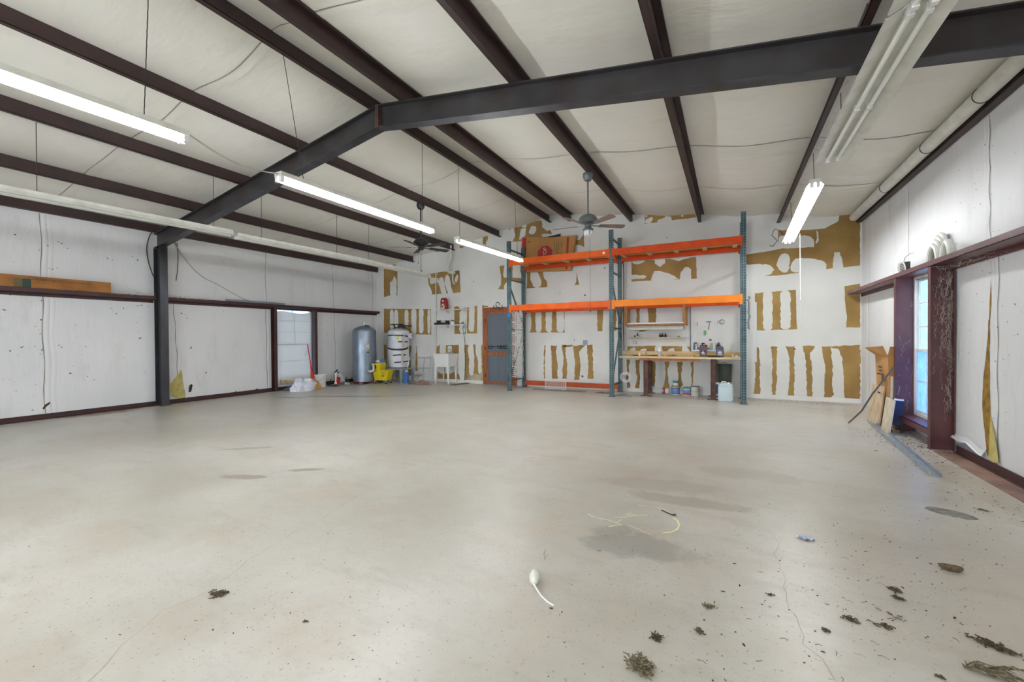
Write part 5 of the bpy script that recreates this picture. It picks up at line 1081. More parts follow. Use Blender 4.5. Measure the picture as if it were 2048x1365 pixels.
# ------------------------------------------------------------------ sink corner
root = thing('utility_sink', 'white utility tub sink on four tapered legs against the back wall', 'sink', (-7.2, 9.8, 0))
x0, x1, y0, y1 = -7.46, -6.94, 9.60, 10.07
mb = MB(); zt, zb = .84, .48; e = .035
out_ = [[(x0, y0, zt), (x1, y0, zt), (x1, y1, zt), (x0, y1, zt)], [(x0+e, y0+e, zb), (x1-e, y0+e, zb), (x1-e, y1-e, zb), (x0+e, y1-e, zb)]]
inn = [[(x0+.03, y0+.03, zt), (x1-.03, y0+.03, zt), (x1-.03, y1-.09, zt), (x0+.03, y1-.09, zt)], [(x0+.06, y0+.06, zb+.03), (x1-.06, y0+.06, zb+.03), (x1-.06, y1-.12, zb+.03), (x0+.06, y1-.12, zb+.03)]]
vs = out_[0]+out_[1]+inn[0]+inn[1]
fs = [(0, 1, 5, 4), (1, 2, 6, 5), (2, 3, 7, 6), (3, 0, 4, 7), (7, 6, 5, 4)]+[(8, 12, 13, 9), (9, 13, 14, 10), (10, 14, 15, 11), (11, 15, 12, 8), (12, 15, 14, 13)]+[(0, 8, 9, 1), (1, 9, 10, 2), (2, 10, 11, 3), (3, 11, 8, 0)]
mb.add(vs, fs); mb.bx(x0-.015, x1+.015, y0-.015, y0+.01, zt-.02, zt+.004); mb.bx(x1-.01, x1+.015, y0, y1, zt-.02, zt+.004); mb.bx(x0-.015, x0+.01, y0, y1, zt-.02, zt+.004)
obj('tub', mb, M_WHITEP, root)
for x, y, dx, dy in ((x0+.05, y0+.05, -.012, -.012), (x1-.05, y0+.05, .012, -.012), (x0+.05, y1-.05, -.012, .0), (x1-.05, y1-.05, .012, .0)):
    obj('leg', MB().hexa([(x+dx-.012, y+dy-.012, 0), (x+dx+.012, y+dy-.012, 0), (x+dx+.012, y+dy+.012, 0), (x+dx-.012, y+dy+.012, 0)], [(x-.032, y-.032, zb+.02), (x+.032, y-.032, zb+.02), (x+.032, y+.032, zb+.02), (x-.032, y+.032, zb+.02)]), M_WHITEP, root)
mb = MB(); fx = -7.14; mb.bx(fx-.1, fx+.1, y1-.075, y1-.03, zt, zt+.02); mb.tube([(fx, y1-.05, zt+.02), (fx, y1-.06, zt+.10), (fx-.02, y1-.12, zt+.14), (fx-.04, y1-.19, zt+.11), (fx-.04, y1-.20, zt+.07)], .009, 8)
for dx in (-.08, .08): mb.lathe([(.018, zt+.02), (.022, zt+.045), (.01, zt+.055)], (fx+dx, y1-.05, 0), 10)
obj('faucet', mb, M_CHROME, root)
mb = MB(); mb.tube([(-7.2, 9.85, zb), (-7.2, 9.85, .33), (-7.17, 9.88, .28), (-7.12, 9.95, .28), (-7.08, 9.98, .34), (-7.08, 10.09, .36)], .022, 8); obj('drain_pipe', mb, M_PVC, root)
mb = MB()
for dx in (-.08, .08): mb.tube([(fx+dx, y1-.05, zt), (fx+dx*1.5, y1-.02, .4), (fx+dx*2, y1-.0, .3), (fx+dx*2.3, 10.09, .42)], .006, 6)
obj('supply_hose', mb, M_CHROME, root)
# wire shelves over the sink
for za, lab, m in ((2.10, 'upper white wire shelf over the utility sink, holding a red bag', M_WHITEP), (1.665, 'lower white wire shelf over the utility sink, holding black pots', M_WHITEP)):
    root = thing('wall_shelf', lab, 'shelf', (-7.05, 9.95, za)); mb = MB(); xa, xb = -7.57, -6.55
    for i in range(41): x = xa+(xb-xa)*i/40; mb.tube([(x, 9.80, za-.02), (x, 9.80, za), (x, D-.005, za)], .0028, 4)
    for y, z in ((9.80, za), (9.80, za-.02), (9.95, za-.003), (D-.01, za)): mb.tube([(xa, y, z), (xb, y, z)], .005, 5)
    obj('wire_deck', mb, m, root)
    for x in (-7.27, -6.66): obj('bracket', MB().prism([(x, 9.84, za-.01), (x, D-.003, za-.01), (x, D-.003, za-.11)], (.008, 0, 0)), m, root)
for x in (-7.27, -6.66): tag(obj('shelf_standard', MB().bx(x-.012, x+.012, D-.014, D-.004, 1.35, 2.25), M_WHITEP), 'white slotted shelf standard on the wall, %s one' % ('left' if x < -7 else 'right'), 'shelf standard')
p = aty(888.5, 618, 9.9); x = p.x; z = 2.105; root = thing('charcoal_bag', 'red and white paper bag standing on the upper wire shelf', 'bag', (x, 9.9, z))
obj('body', loft(MB(), [rr(x+dx, 9.9, z+h_, a, b, .02) for h_, a, b, dx in ((0, .10, .05, .01), (.02, .108, .055, .01), (.2, .105, .055, 0), (.28, .10, .045, -.005), (.325, .085, .02, -.01), (.335, .07, .008, -.012))]), mat('red_bag', S(160, 34, 36), .5, 0, S(128, 24, 28), 14), root)
mb = MB(); mb.poly([(x-.07, 9.844, z+.02), (x+.045, 9.844, z+.02), (x+.05, 9.844, z+.10), (x+.03, 9.844, z+.16), (x-.03, 9.844, z+.17), (x-.06, 9.844, z+.11)]); mb.poly([(x-.01+.035*math.cos(t), 9.848, z+.245+.03*math.sin(t)) for t in (0, .9, 1.8, 2.7, 3.6, 4.5, 5.4)])
mb.mt(1); mb.bx(x-.05, x+.0, 9.842, 9.844, z+.06, z+.10); mb.bx(x-.03, x+.03, 9.842, 9.844, z+.12, z+.135)
obj('print', mb, [M_CREAM, M_BLACK], root)
zs = 1.67; gP = 'black nursery pots on the lower wire shelf'
def pot(px, y, r, h_, label, z=zs):
    x = aty(px, 648, y).x; mb = MB(); mb.lathe([(r*.72, z), (r*.98, z+h_*.85), (r*1.06, z+h_*.86), (r*1.06, z+h_), (r*.95, z+h_), (r*.7, z+h_*.3)], (x, y, 0), 14); tag(obj('plant_pot', mb, M_BLACK), label, 'pot', gP)
pot(871.5, 9.82, .055, .055, 'small black plant pot at the left end of the lower wire shelf'); pot(877.5, 9.92, .062, .13, 'tall black plant pot, left of the two on the lower wire shelf'); pot(894.5, 9.92, .062, .12, 'tall black plant pot, right of the two on the lower wire shelf')
a, b = aty(876, 648, 9.88).x, aty(899, 648, 9.88).x; mb = MB(); mb.hexa([(a, 9.82, zs), (b, 9.82, zs), (b, 9.87, zs), (a, 9.87, zs)], [(a-.02, 9.81, zs+.075), (b+.02, 9.81, zs+.045), (b+.02, 9.872, zs+.045), (a-.02, 9.872, zs+.075)]); tag(obj('plant_tray', mb, M_BLACK), 'black plant tray in front of the pots on the lower wire shelf', 'tray')
x = aty(905, 648, 9.88).x; root = thing('spray_nozzle', 'white jar with a dark lid on the lower wire shelf', 'jar', (x, 9.88, zs)); obj('body', MB().lathe([(.05, zs), (.062, zs+.02), (.05, zs+.07), (.035, zs+.095)], (x, 9.88, 0), 16), M_WHITEP, root); obj('lid', MB().lathe([(.04, zs+.095), (.042, zs+.12), (.02, zs+.13)], (x, 9.88, 0), 14), M_DARKM, root)
x = aty(916, 650, 9.86).x; mb = MB(); mb.tube([(x-.08, 9.86, zs+.02), (x, 9.84, zs+.03), (x+.12, 9.83, zs+.025), (x+.2, 9.82, zs+.03), (x+.24, 9.81, zs-.02), (x+.22, 9.8, zs-.08), (x+.25, 9.8, zs-.12)], .009, 6); mb.tube([(x+.15, 9.83, zs+.02), (x+.19, 9.82, zs+.07), (x+.24, 9.82, zs+.02)], .012, 6); tag(obj('garden_tool', mb, mat('dark_green_hose', S(50, 86, 80), .5)), 'dark green hose piece draped over the right end of the lower wire shelf', 'hose')
cable([aty(925, 655, 10.05), aty(928, 672, 10.06), aty(930, 690, 10.07), aty(930, 740, 10.07), aty(929, 762, 10.06)], .006, M_BCABLE, 'dark cord running down the wall right of the utility sink')
a, b = wfl(899, 771), wfl(935, 767); mb = MB(); mb.hexa([(a[0], a[1], .001), (b[0], a[1], .001), (b[0]+.1, b[1]+.15, .001), (a[0]+.1, b[1]+.15, .001)], [(a[0], a[1], .012), (b[0], a[1], .012), (b[0]+.1, b[1]+.15, .012), (a[0]+.1, b[1]+.15, .012)]); tag(obj('door_mat', mb, mat('brown_mat', S(112, 94, 84), .9)), 'thin brown mat on the floor between sink and screen door', 'mat')

# ------------------------------------------------------------------ tank, heater, mop bucket, metal frame
tx, ty, tr = -9.40, 8.90, .325
root = thing('pressure_tank', 'tall galvanised pressure tank in the back left corner', 'tank', (tx, ty, 0))
m = bpy.data.materials.new('galvanised_tank'); m.use_nodes = True; nt = m.node_tree; b_ = nt.nodes['Principled BSDF']; g = nt.nodes.new('ShaderNodeNewGeometry')
mp = nt.nodes.new('ShaderNodeMapping'); mp.inputs['Scale'].default_value = (1, 1, .35); nt.links.new(g.outputs['Position'], mp.inputs[0])
nt.links.new(node_mix(nt, node_noise(nt, mp.outputs[0], 10, 5, .7, .3, .7), S(156, 166, 178), S(122, 134, 148)), b_.inputs['Base Color']); b_.inputs['Metallic'].default_value = .7
mr = nt.nodes.new('ShaderNodeMapRange'); mr.inputs[3].default_value = .28; mr.inputs[4].default_value = .5; nt.links.new(node_noise(nt, mp.outputs[0], 22, 3, .6, .3, .7), mr.inputs[0]); nt.links.new(mr.outputs[0], b_.inputs['Roughness'])
obj('shell', MB().lathe([(tr-.02, .055), (tr, .07), (tr, .5), (tr+.001, .9), (tr, 1.50), (tr-.02, 1.55), (tr-.09, 1.60), (tr-.20, 1.64), (.05, 1.655), (.01, 1.657)], (tx, ty, 0), 48), m, root)
for a in (-2.3, -1.1, .3, 2.0): obj('foot', MB().box((tx+.24*math.cos(a), ty+.24*math.sin(a), .0275), (.14, .10, .055), Matrix.Rotation(a, 3, 'Z')), mat('red_brick', S(134, 66, 60), .8), root)
obj('top_valve', MB().cyl((tx, ty, 1.655), (tx, ty, 1.76), .014, n=10).cyl((tx, ty, 1.66), (tx, ty, 1.70), .026, n=10), M_CHROME, root); obj('top_strap', MB().box((tx+.10, ty, 1.665), (.26, .05, .02), Matrix.Rotation(.15, 3, 'Y')), M_DARKM, root)
an = math.atan2(-ty, -tx)+.28; lc = Vector((tx+(tr+.002)*math.cos(an), ty+(tr+.002)*math.sin(an), 1.02)); Rz = Matrix.Rotation(an, 3, 'Z')
def tl(u, v, o=0): 
    a = an+u/tr; return Vector((tx+(tr+.003+o)*math.cos(a), ty+(tr+.003+o)*math.sin(a), v))
mb = MB(); mb.add([tl(-.04, .99), tl(0, .99), tl(.04, .99), tl(-.04, 1.14), tl(0, 1.14), tl(.04, 1.14)], [(0, 1, 4, 3), (1, 2, 5, 4)]); mb.mt(1); mb.add([tl(-.03, 1.11, .001), tl(.03, 1.11, .001), tl(.03, 1.125, .001), tl(-.03, 1.125, .001)], [(0, 1, 2, 3)]); mb.mt(2); mb.add([tl(-.025, 1.01, .001), tl(.02, 1.01, .001), tl(.02, 1.04, .001), tl(-.025, 1.04, .001)], [(0, 1, 2, 3)])
obj('rating_plate', mb, [M_CREAM, M_DARKM, M_GREEN], root)
obj('gauge_port', MB().cyl(tl(.0, .90), tl(.0, .90, .03), .022, n=14), M_DARKM, root)
mb = MB(); a = tl(.02, .36, -.01); mb.tube([a, tl(.02, .36, .10), tl(.06, .37, .14), tl(.08, .40, .15), tl(.08, .52, .15), tl(.07, .55, .10)], .03, 10); obj('outlet_pipe', mb, M_PVC, root)
# wrapped water heater on a grey stand
hx, hy, hr = -8.76, 9.62, .305
root = thing('water_heater', 'water heater wrapped in a white blanket and black tape in the back corner', 'water heater', (hx, hy, .40))
rh = random.Random(8)
def hp(t, z, o=0): 
    r_ = hr+o+.008*math.sin(3*t+z*9)+.006*math.sin(7*t-z*15); return Vector((hx+r_*math.cos(t), hy+r_*math.sin(t), z))
N_ = 40; rings = [[hp(2*math.pi*i/N_, z, o) for i in range(N_)] for z, o in ((.42, -.05), (.45, -.01), (.6, 0), (.75, .004), (.9, 0), (.98, -.006), (1.1, .004), (1.25, .004), (1.33, -.004), (1.42, .006), (1.50, .0), (1.54, -.06), (1.56, -.15))]
obj('blanket', loft(MB(), rings), M_BLANK, root)
fc = math.atan2(-hy, -hx)
def band(t0, t1, z0, z1, w_, m, o=.014, name='tape', slope=0):
    n = 16; A = []; B = []
    for i in range(n+1):
        t = t0+(t1-t0)*i/n; z = z0+(z1-z0)*i/n+slope*math.sin(math.pi*i/n); A.append(hp(t, z, o)); B.append(hp(t, z+w_, o))
    obj(name, MB().add(A+B, [(i, i+1, n+1+i+1, n+1+i) for i in range(n)]), m, root)
band(fc-1.25, fc+1.2, 1.36, 1.32, .035, M_TAPE, slope=.02); band(fc-.05, fc+.95, 1.175, 1.17, .035, M_TAPE); band(fc-1.3, fc+1.1, .985, .995, .045, M_TAPE, slope=-.05); band(fc-.4, fc+.9, .945, .97, .03, M_TAPE, slope=-.02); band(fc-.55, fc+.7, .775, .785, .035, M_TAPE, slope=.012); band(fc-.4, fc+1.3, .57, .60, .035, M_TAPE)
band(fc+.28, fc+.55, 1.02, 1.02, .4, M_TAN, .010, 'pale_tape'); band(fc+.2, fc+.40, .5, .5, .46, M_TAN, .010, 'pale_tape')
band(fc-.15, fc+.02, 1.24, 1.24, .12, mat('yellow_green_tag', S(204, 212, 110), .6), .016, 'energy_label')
mb = MB(); mb.grid(lambda u, v: hp(fc+.95+.35*u, 1.28+.16*v, .03+.05*u+.02*math.sin(8*v)), 5, 5); obj('loose_flap', mb, M_BAG, root)
mb = MB(); mb.lathe([(.12, 1.555), (.12, 1.575), (.10, 1.58)], (hx, hy, 0), 20); obj('top_cap', mb, M_TAN, root)
mb = MB(); mb.tube([(hx-.16, hy, 1.56), (hx-.16, hy, 1.70), (hx-.30, hy+.1, 1.72), (hx-.30, hy+.2, 1.60)], .018, 8); mb.tube([(hx+.05, hy-.05, 1.56), (hx+.05, hy-.05, 1.66), (hx+.12, hy, 1.70), (hx+.16, hy+.1, 1.66), (hx+.2, hy+.35, 1.66)], .02, 8); mb.bx(hx-.29, hx+.1, hy-.04, hy-.0, 1.69, 1.72)
obj('pipe_work', mb, M_DARKM, root); obj('pipe_lagging', MB().tube([(hx+.08, hy-.08, 1.62), (hx+.13, hy-.1, 1.66), (hx+.22, hy-.06, 1.62), (hx+.28, hy, 1.64)], .035, 8), mat('dark_foam', S(48, 50, 52), .8), root)
obj('riser_pipe', MB().tube([(hx-.33, hy+.2, .45), (hx-.33, hy+.2, 1.62)], .012, 8), M_RUST, root)
root = thing('grey_stand', 'grey plastic stand with tapered legs carrying the wrapped water heater', 'stand', (hx+.1, hy-.05, 0))
sx0, sx1, sy0, sy1 = hx-.28, hx+.38, hy-.32, hy+.22
obj('top', MB().bx(sx0, sx1, sy0, sy1, .375, .415), M_GREYP, root, bevel=.006)
for x, y in ((sx0+.03, sy0+.03), (sx1-.03, sy0+.03), (sx0+.03, sy1-.03), (sx1-.03, sy1-.03)): obj('leg', MB().hexa([(x-.015, y-.015, 0), (x+.015, y-.015, 0), (x+.015, y+.015, 0), (x-.015, y+.015, 0)], [(x-.035, y-.03, .375), (x+.035, y-.03, .375), (x+.035, y+.03, .375), (x-.035, y+.03, .375)]), M_GREYP, root)
# mop bucket
root = thing('mop_bucket', 'yellow wheeled mop bucket with side wringer beside the galvanised tank', 'mop bucket', (-8.98, 9.15, 0))
bx, by = -8.84, 9.06
def bq(x, y, z): # local frame turned a little towards the viewer
    a = .18; x *= .86; return Vector((bx+x*math.cos(a)-y*math.sin(a), by+x*math.sin(a)+y*math.cos(a), z))
mb = MB(); mb.hexa([bq(-.26, -.11, .09), bq(.22, -.12, .09), bq(.22, .12, .09), bq(-.26, .11, .09)], [bq(-.29, -.16, .36), bq(.29, -.17, .385), bq(.29, .17, .385), bq(-.29, .16, .36)]); obj('tub', mb, M_YEL, root, bevel=.02)
mb = MB(); mb.hexa([bq(-.29, -.175, .35), bq(.30, -.185, .375), bq(.30, .185, .375), bq(-.29, .175, .35)], [bq(-.29, -.175, .37), bq(.30, -.185, .395), bq(.30, .185, .395), bq(-.29, .175, .37)]); obj('rim', mb, M_YEL, root)
mb = MB(); mb.hexa([bq(-.25, -.15, .36), bq(-.02, -.15, .36), bq(-.02, .13, .36), bq(-.25, .13, .36)], [bq(-.31, -.17, .58), bq(-.0, -.17, .60), bq(-.0, .15, .60), bq(-.31, .15, .58)]); o = obj('wringer', mb, M_YEL, root, bevel=.012)
mb = MB(); mb.poly([bq(-.28, -.178, .53), bq(-.14, -.176, .54), bq(-.13, -.170, .46), bq(-.17, -.165, .42), bq(-.25, -.166, .43)]); obj('wringer_opening', mb, M_BLACK, o)
obj('wringer_handle', MB().tube([bq(-.33, -.12, .42), bq(-.335, -.12, .60), bq(-.33, -.12, .86)], .014, 8), M_BLACK, root)
mb = MB()
def sy(u, v): return bq(.12+u, -.150-.0-.045*((.24+v-.09)/.29)+.01, .24+v)-Vector((0, .014, 0))
for k in range(3):
    a = math.pi/2+k*2*math.pi/3; b2 = a+2*math.pi/3; p, q_ = (.05*math.cos(a), .06*math.sin(a)), (.05*math.cos(b2), .06*math.sin(b2))
    mb.add([sy(*p), sy(*q_), sy(q_[0]*.7, q_[1]*.7), sy(p[0]*.7, p[1]*.7)], [(0, 1, 2, 3)])
mb.poly([sy(.02*math.cos(t), -.005+.028*math.sin(t)) for t in (math.pi/2, math.pi*7/6, math.pi*11/6)])
for u in range(6): mb.add([sy(-.06+.02*u, .085), sy(-.06+.02*u+.012, .085), sy(-.06+.02*u+.012, .095), sy(-.06+.02*u, .095)], [(0, 1, 2, 3)])
obj('warning_print', mb, M_DARKM, root)
for x, y in ((-.22, -.12), (.2, -.13), (.2, .12), (-.22, .11)):
    o = obj('caster', MB().cyl(bq(x, y-.012, .03), bq(x, y+.012, .03), .03, n=14), M_RUBBER, root); obj('caster_fork', MB().box(bq(x, y, .065), (.03, .035, .06)), M_ZINC, o)
tag(obj('cloth', MB().lathe([(.02, .61), (.085, .62), (.09, .66), (.05, .70), (.01, .705)], bq(-.05, .05, 0), 12, 1, .8), mat('blue_cloth', S(72, 118, 178), .8)), 'blue cloth bundle on top of the mop bucket wringer', 'cloth')
tag(obj('cloth', MB().lathe([(.02, .605), (.07, .61), (.07, .64), (.03, .665), (.01, .67)], bq(-.22, .02, 0), 12, 1, .8), M_BAG), 'white cloth on the mop bucket wringer, left of the blue cloth', 'cloth')
x, y = wfl(753, 764); root = thing('blue_jug', 'dark blue plastic water bottle standing between tank and mop bucket', 'bottle', (x, y+.1, 0)); obj('body', MB().lathe([(.06, 0), (.075, .01), (.075, .2), (.06, .26), (.02, .30)], (x+.02, y+.12, 0), 16), mat('dark_blue_plastic', S(50, 84, 128), .4), root); obj('cap', MB().cyl((x+.02, y+.12, .30), (x+.02, y+.12, .33), .02, n=10), M_WHITEP, root)
# blue bottle under stand and the metal frame
x, y = -8.24, 9.34; root = thing('blue_jug', 'bright blue narrow jug in front of the right leg of the grey stand', 'jug', (x, y, 0)); obj('body', loft(MB(), [rr(x, y, z, a, a*.6, .02) for z, a in ((0.0, .075), (.01, .08), (.24, .075), (.30, .05), (.33, .03))]), M_BLUE, root); obj('cap', MB().cyl((x, y, .33), (x, y, .36), .022, n=10), M_WHITEP, root)
root = thing('tube_rack', 'thin grey tubular shelf frame leaning near the wall between heater and sink', 'frame', (-7.9, 9.7, 0)); yy = 9.62
def fp(px, py, y=yy): return aty(px, py, y)
for px, t, b_ in ((826, 714, 765), (843.5, 716, 766), (856.5, 713.5, 766)): 
    a, b = fp(px, t), fp(px+.8, b_); obj('upright', MB().tube([Vector((a.x, yy+.12, a.z)), Vector((b.x, yy, .0))], .011, 8), M_GREYP, root)
for z0, z1, y in ((fp(826, 716).z, fp(857, 717).z, yy+.11), (fp(826, 737).z, fp(857, 737).z, yy+.06)): obj('rail', MB().tube([(fp(824, 0).x if False else fp(813.5, 716).x, y, z0), (fp(857, 716).x, y, z1)], .011, 8), M_GREYP, root)
a = fp(813.5, 716); obj('upright', MB().tube([Vector((a.x, yy+.11, a.z+.02)), Vector((a.x+.02, yy-.1, 0))], .011, 8), M_WHITEP, root)
p = aty(832, 747, 9.95); root = thing('duct_elbow', 'short white duct elbow sticking out of the wall behind the tubular frame', 'pipe', (p.x, 9.98, p.z)); obj('duct', MB().tube([(p.x, 9.84, p.z), (p.x+.04, 9.95, p.z), (p.x+.10, 10.09, p.z)], .068, 18), M_PVC, root); obj('duct_opening', MB().cyl((p.x-.001, 9.836, p.z), (p.x, 9.842, p.z), .052, n=18), M_BLACK, root)
rt = wfl(840, 769); rag(rt[0]-.05, rt[1]-.0, .78, .34, mat('red_rug', S(134, 60, 56), .9, 0, S(178, 156, 138), 9), 'folded red and grey rug on the floor in front of the tubular frame', 9, 'rug', 'rug', .15)

# ------------------------------------------------------------------ by the left window
x, y = -9.46, 6.98; root = thing('plastic_bag', 'crumpled white plastic bag on the floor under the left window', 'bag', (x, y, 0)); rg = random.Random(12)
def bagpt(u, v):
    t = u*2*math.pi; f = v*math.pi/2; n_ = noise.noise(Vector((math.cos(t)*1.7, math.sin(t)*1.7, v*3))); n2 = noise.noise(Vector((math.cos(t)*5, math.sin(t)*5, v*7+3)))
    r_ = (.25*math.cos(f)**.55)*(1+.30*n_+.12*n2); return (x+r_*math.cos(t)*.9, y+r_*math.sin(t)*1.15, max(.001, .30*math.sin(f)*(1+.12*n_+.1*n2)))
obj('film', MB().grid(bagpt, 48, 20), M_BAG, root)
x, y = wfl(637, 776); y += .13; x -= .08; root = thing('bucket', 'white plastic bucket with a wire handle between broom and scrap pile', 'bucket', (x, y, 0))
obj('body', MB().lathe([(.125, 0), (.13, .005), (.142, .30), (.155, .302), (.155, .335), (.148, .336), (.14, .31), (.126, .02), (.01, .015)], (x, y, 0), 30), M_WHITEP, root)
obj('handle', MB().tube([(x+.157*math.cos(t), y-.02-.12*math.sin(t), .29-.14*math.sin(t)) for t in [math.pi*i/12 for i in range(13)]], .003, 5), M_DARKM, root)
a = atz(629, 778.5); root = thing('broom', 'corn broom with a red handle leaning on the right jamb of the left window', 'broom', (a.x, a.y, 0))
top = atx(615, 690, L+.20); bs = Vector((a.x, a.y, 0)); nk = bs.lerp(top, .28)
mb = MB(); dr = (top-bs).normalized(); sd = Vector((.30, .95, 0)).normalized(); fw = dr.cross(sd)
rb_ = []
for t, w_, th in ((0, .19, .05), (.08, .175, .045), (.17, .12, .035), (.24, .06, .03), (.30, .035, .028)):
    c = bs+dr*(t*1.0)+Vector((0, 0, .01)); rb_.append([c+sd*w_*math.cos(q_)+fw*th*math.sin(q_) for q_ in [2*math.pi*i/16 for i in range(16)]])
for p_ in rb_[0]: p_.z = .002
obj('bristles', loft(MB(), rb_), M_STRAW, root)
for t in (.13, .2): obj('stitching', MB().tube([bs+dr*t+Vector((0, 0, .01))+sd*(.145-(t-.13)*.75)*math.cos(q_)+fw*.043*math.sin(q_) for q_ in [2*math.pi*i/20 for i in range(20)]], .004, 4, True), M_DARKM, root)
obj('sleeve', loft(MB(), [[bs+dr*t+sd*w_*math.cos(q_)+fw*w_*.8*math.sin(q_) for q_ in [2*math.pi*i/14 for i in range(14)]] for t, w_ in ((.27, .055), (.36, .045), (.5, .024), (.62, .018))]), M_REDP, root)
obj('handle', MB().cyl(bs+dr*.6, top, .013, n=10), M_REDP, root)
a2, b2 = atx(613, 702, L+.18), atz(604, 772); tag(obj('thin_rod', MB().cyl(a2, Vector((b2.x-.2, b2.y+.1, .25)), .005, n=6), M_GREYP), 'thin grey rod leaning left of the broom', 'rod')
# ragged bottom of the sheet, scrap pile
a = [atx(x_, y_, L+.05) for x_, y_ in ((561, 768), (585, 768), (586, 762), (561, 760))]; mb = MB(); mb.prism([(L+.05, p_.y, p_.z) for p_ in a], (.03, 0, 0)); tag(obj('board_offcut', mb, M_OLDW), 'pale board offcut leaning on the wall below the left window sheet', 'board')
rag(L+.16, 7.0, .2, .5, mat('blue_grey_rag', S(92, 104, 124), .8), 'blue grey rag behind the white bag below the left window', 15, hgt=.12)
x, y = wfl(683, 771); y += .15; x -= .10
root = thing('scrap_jug', 'tilted translucent jug in the scrap pile left of the tank', 'jug', (x, y, 0)); M3 = Matrix.Rotation(-.55, 3, 'Y')
obj('body', MB().lathe([(.09, 0), (.10, .02), (.10, .22), (.07, .28), (.025, .31)], (x-.03, y, .055), 18, 1, .8, M3), mat('cloudy_plastic', S(190, 198, 206), .3), root); obj('cap', MB().lathe([(.03, .31), (.03, .34)], (x-.03, y, .055), 12, 1, 1, M3), M_DARKM, root)
x1_, y1_ = wfl(669, 773); root = thing('grease_gun', 'upright white and black pump piece in the scrap pile', 'pump', (x1_, y1_+.1, 0)); obj('barrel', MB().lathe([(.045, 0), (.05, .08), (.03, .12), (.022, .30), (.03, .36)], (x1_-.06, y1_+.1, 0), 12), M_WHITEP, root); obj('head', MB().tube([(x1_-.10, y1_+.1, .37), (x1_-.05, y1_+.1, .39), (x1_-.0, y1_+.1, .44)], .018, 6), M_BLACK, root); obj('red_body', MB().box((x1_+.0, y1_+.12, .14), (.07, .06, .20), Matrix.Rotation(.3, 3, 'Y')), M_REDP, root)
x2_, y2_ = wfl(691, 771); tag(obj('cup', MB().lathe([(.03, -.06), (.04, .06), (.036, .06), (.026, -.05)], (x2_, y2_+.05, .042), 14, 1, 1, Matrix.Rotation(1.57, 3, 'Y')), M_WHITEP), 'white cup lying on the floor left of the tank', 'cup')
x3_, y3_ = wfl(657, 774); rag(x3_, y3_+.15, .3, .22, mat('dark_cloth', S(70, 74, 84), .8), 'dark cloth on the floor right of the white bucket', 18, hgt=.10)
mb = MB(); rs2 = random.Random(9)
for i in range(9):
    px = rs2.uniform(650, 700); q0 = atz(px, rs2.uniform(768, 773)); mb.tube([(q0.x-.04, q0.y+.03, .02), (q0.x+rs2.uniform(-.08, .08), q0.y+.10, rs2.uniform(.08, .28)), (q0.x+rs2.uniform(-.1, .1), q0.y+.14, rs2.uniform(.02, .2))], rs2.uniform(.006, .014), 6)
tag(obj('scrap_hoses', mb, M_BCABLE), 'tangle of dark hoses and wires on the floor left of the tank', 'hose tangle', kind='stuff')

# ------------------------------------------------------------------ left wall carton
xg = L+.128; ya_, yb_ = 1.55, atx(222, 575, xg).y; zc0, zc1 = 2.085, 2.34
root = thing('cardboard_box', 'long flat brown carton lying on the left wall girt', 'box', (L+.07, 2.5, zc0)); obj('carton', MB().bx(L+.035, xg, ya_, yb_, zc0, zc1), M_CARDD, root)
def cf(u, v): return Vector((xg+.001, u, v))
mb = MB(); mb.mt(0)
y0g, y1g = atx(27, 560, xg).y, atx(62, 560, xg).y; ym = (y0g+y1g)/2
mb.add([cf(ym, 2.10), cf(y1g, 2.10), cf(y1g, 2.29), cf(ym, 2.29)], [(0, 1, 2, 3)]); mb.mt(1); mb.add([cf(y0g, 2.10), cf(ym, 2.10), cf(ym, 2.29), cf(y0g, 2.29)], [(0, 1, 2, 3)])
mb.mt(2); yy0 = atx(65, 560, xg).y; yy1 = atx(183, 560, xg).y
for z in (2.30, 2.283, 2.266): mb.add([cf(yy0+.2*(z < 2.27), z), cf(yy1, z), cf(yy1, z+.004), cf(yy0+.2*(z < 2.27), z+.004)], [(0, 1, 2, 3)])
rt_ = random.Random(77)
def worn(y0_, y1_, z0_, h_, n_):   # worn print, no longer legible
    for i in range(n_):
        y_ = y0_+(y1_-y0_)*i/n_; w_ = (y1_-y0_)/n_*.6; hh = h_*rt_.uniform(.6, 1)
        for (u0, u1, v0, v1) in rt_.sample([(0, .25, 0, 1), (.75, 1, 0, 1), (0, 1, .8, 1), (0, 1, 0, .2), (0, 1, .4, .6)], 2): mb.add([cf(y_+w_*u0, z0_+hh*v0), cf(y_+w_*u1, z0_+hh*v0), cf(y_+w_*u1, z0_+hh*v1), cf(y_+w_*u0, z0_+hh*v1)], [(0, 1, 2, 3)])
gy = lambda px: atx(px, 560, xg).y
worn(gy(72), gy(113), 2.275, .045, 9); worn(gy(69), gy(101), 2.235, .022, 16); worn(gy(151), gy(184), 2.125, .05, 7)
obj('print', mb, [mat('dark_green_print', S(52, 72, 62), .7), mat('olive_print', S(112, 96, 60), .7), M_TEXT], root)

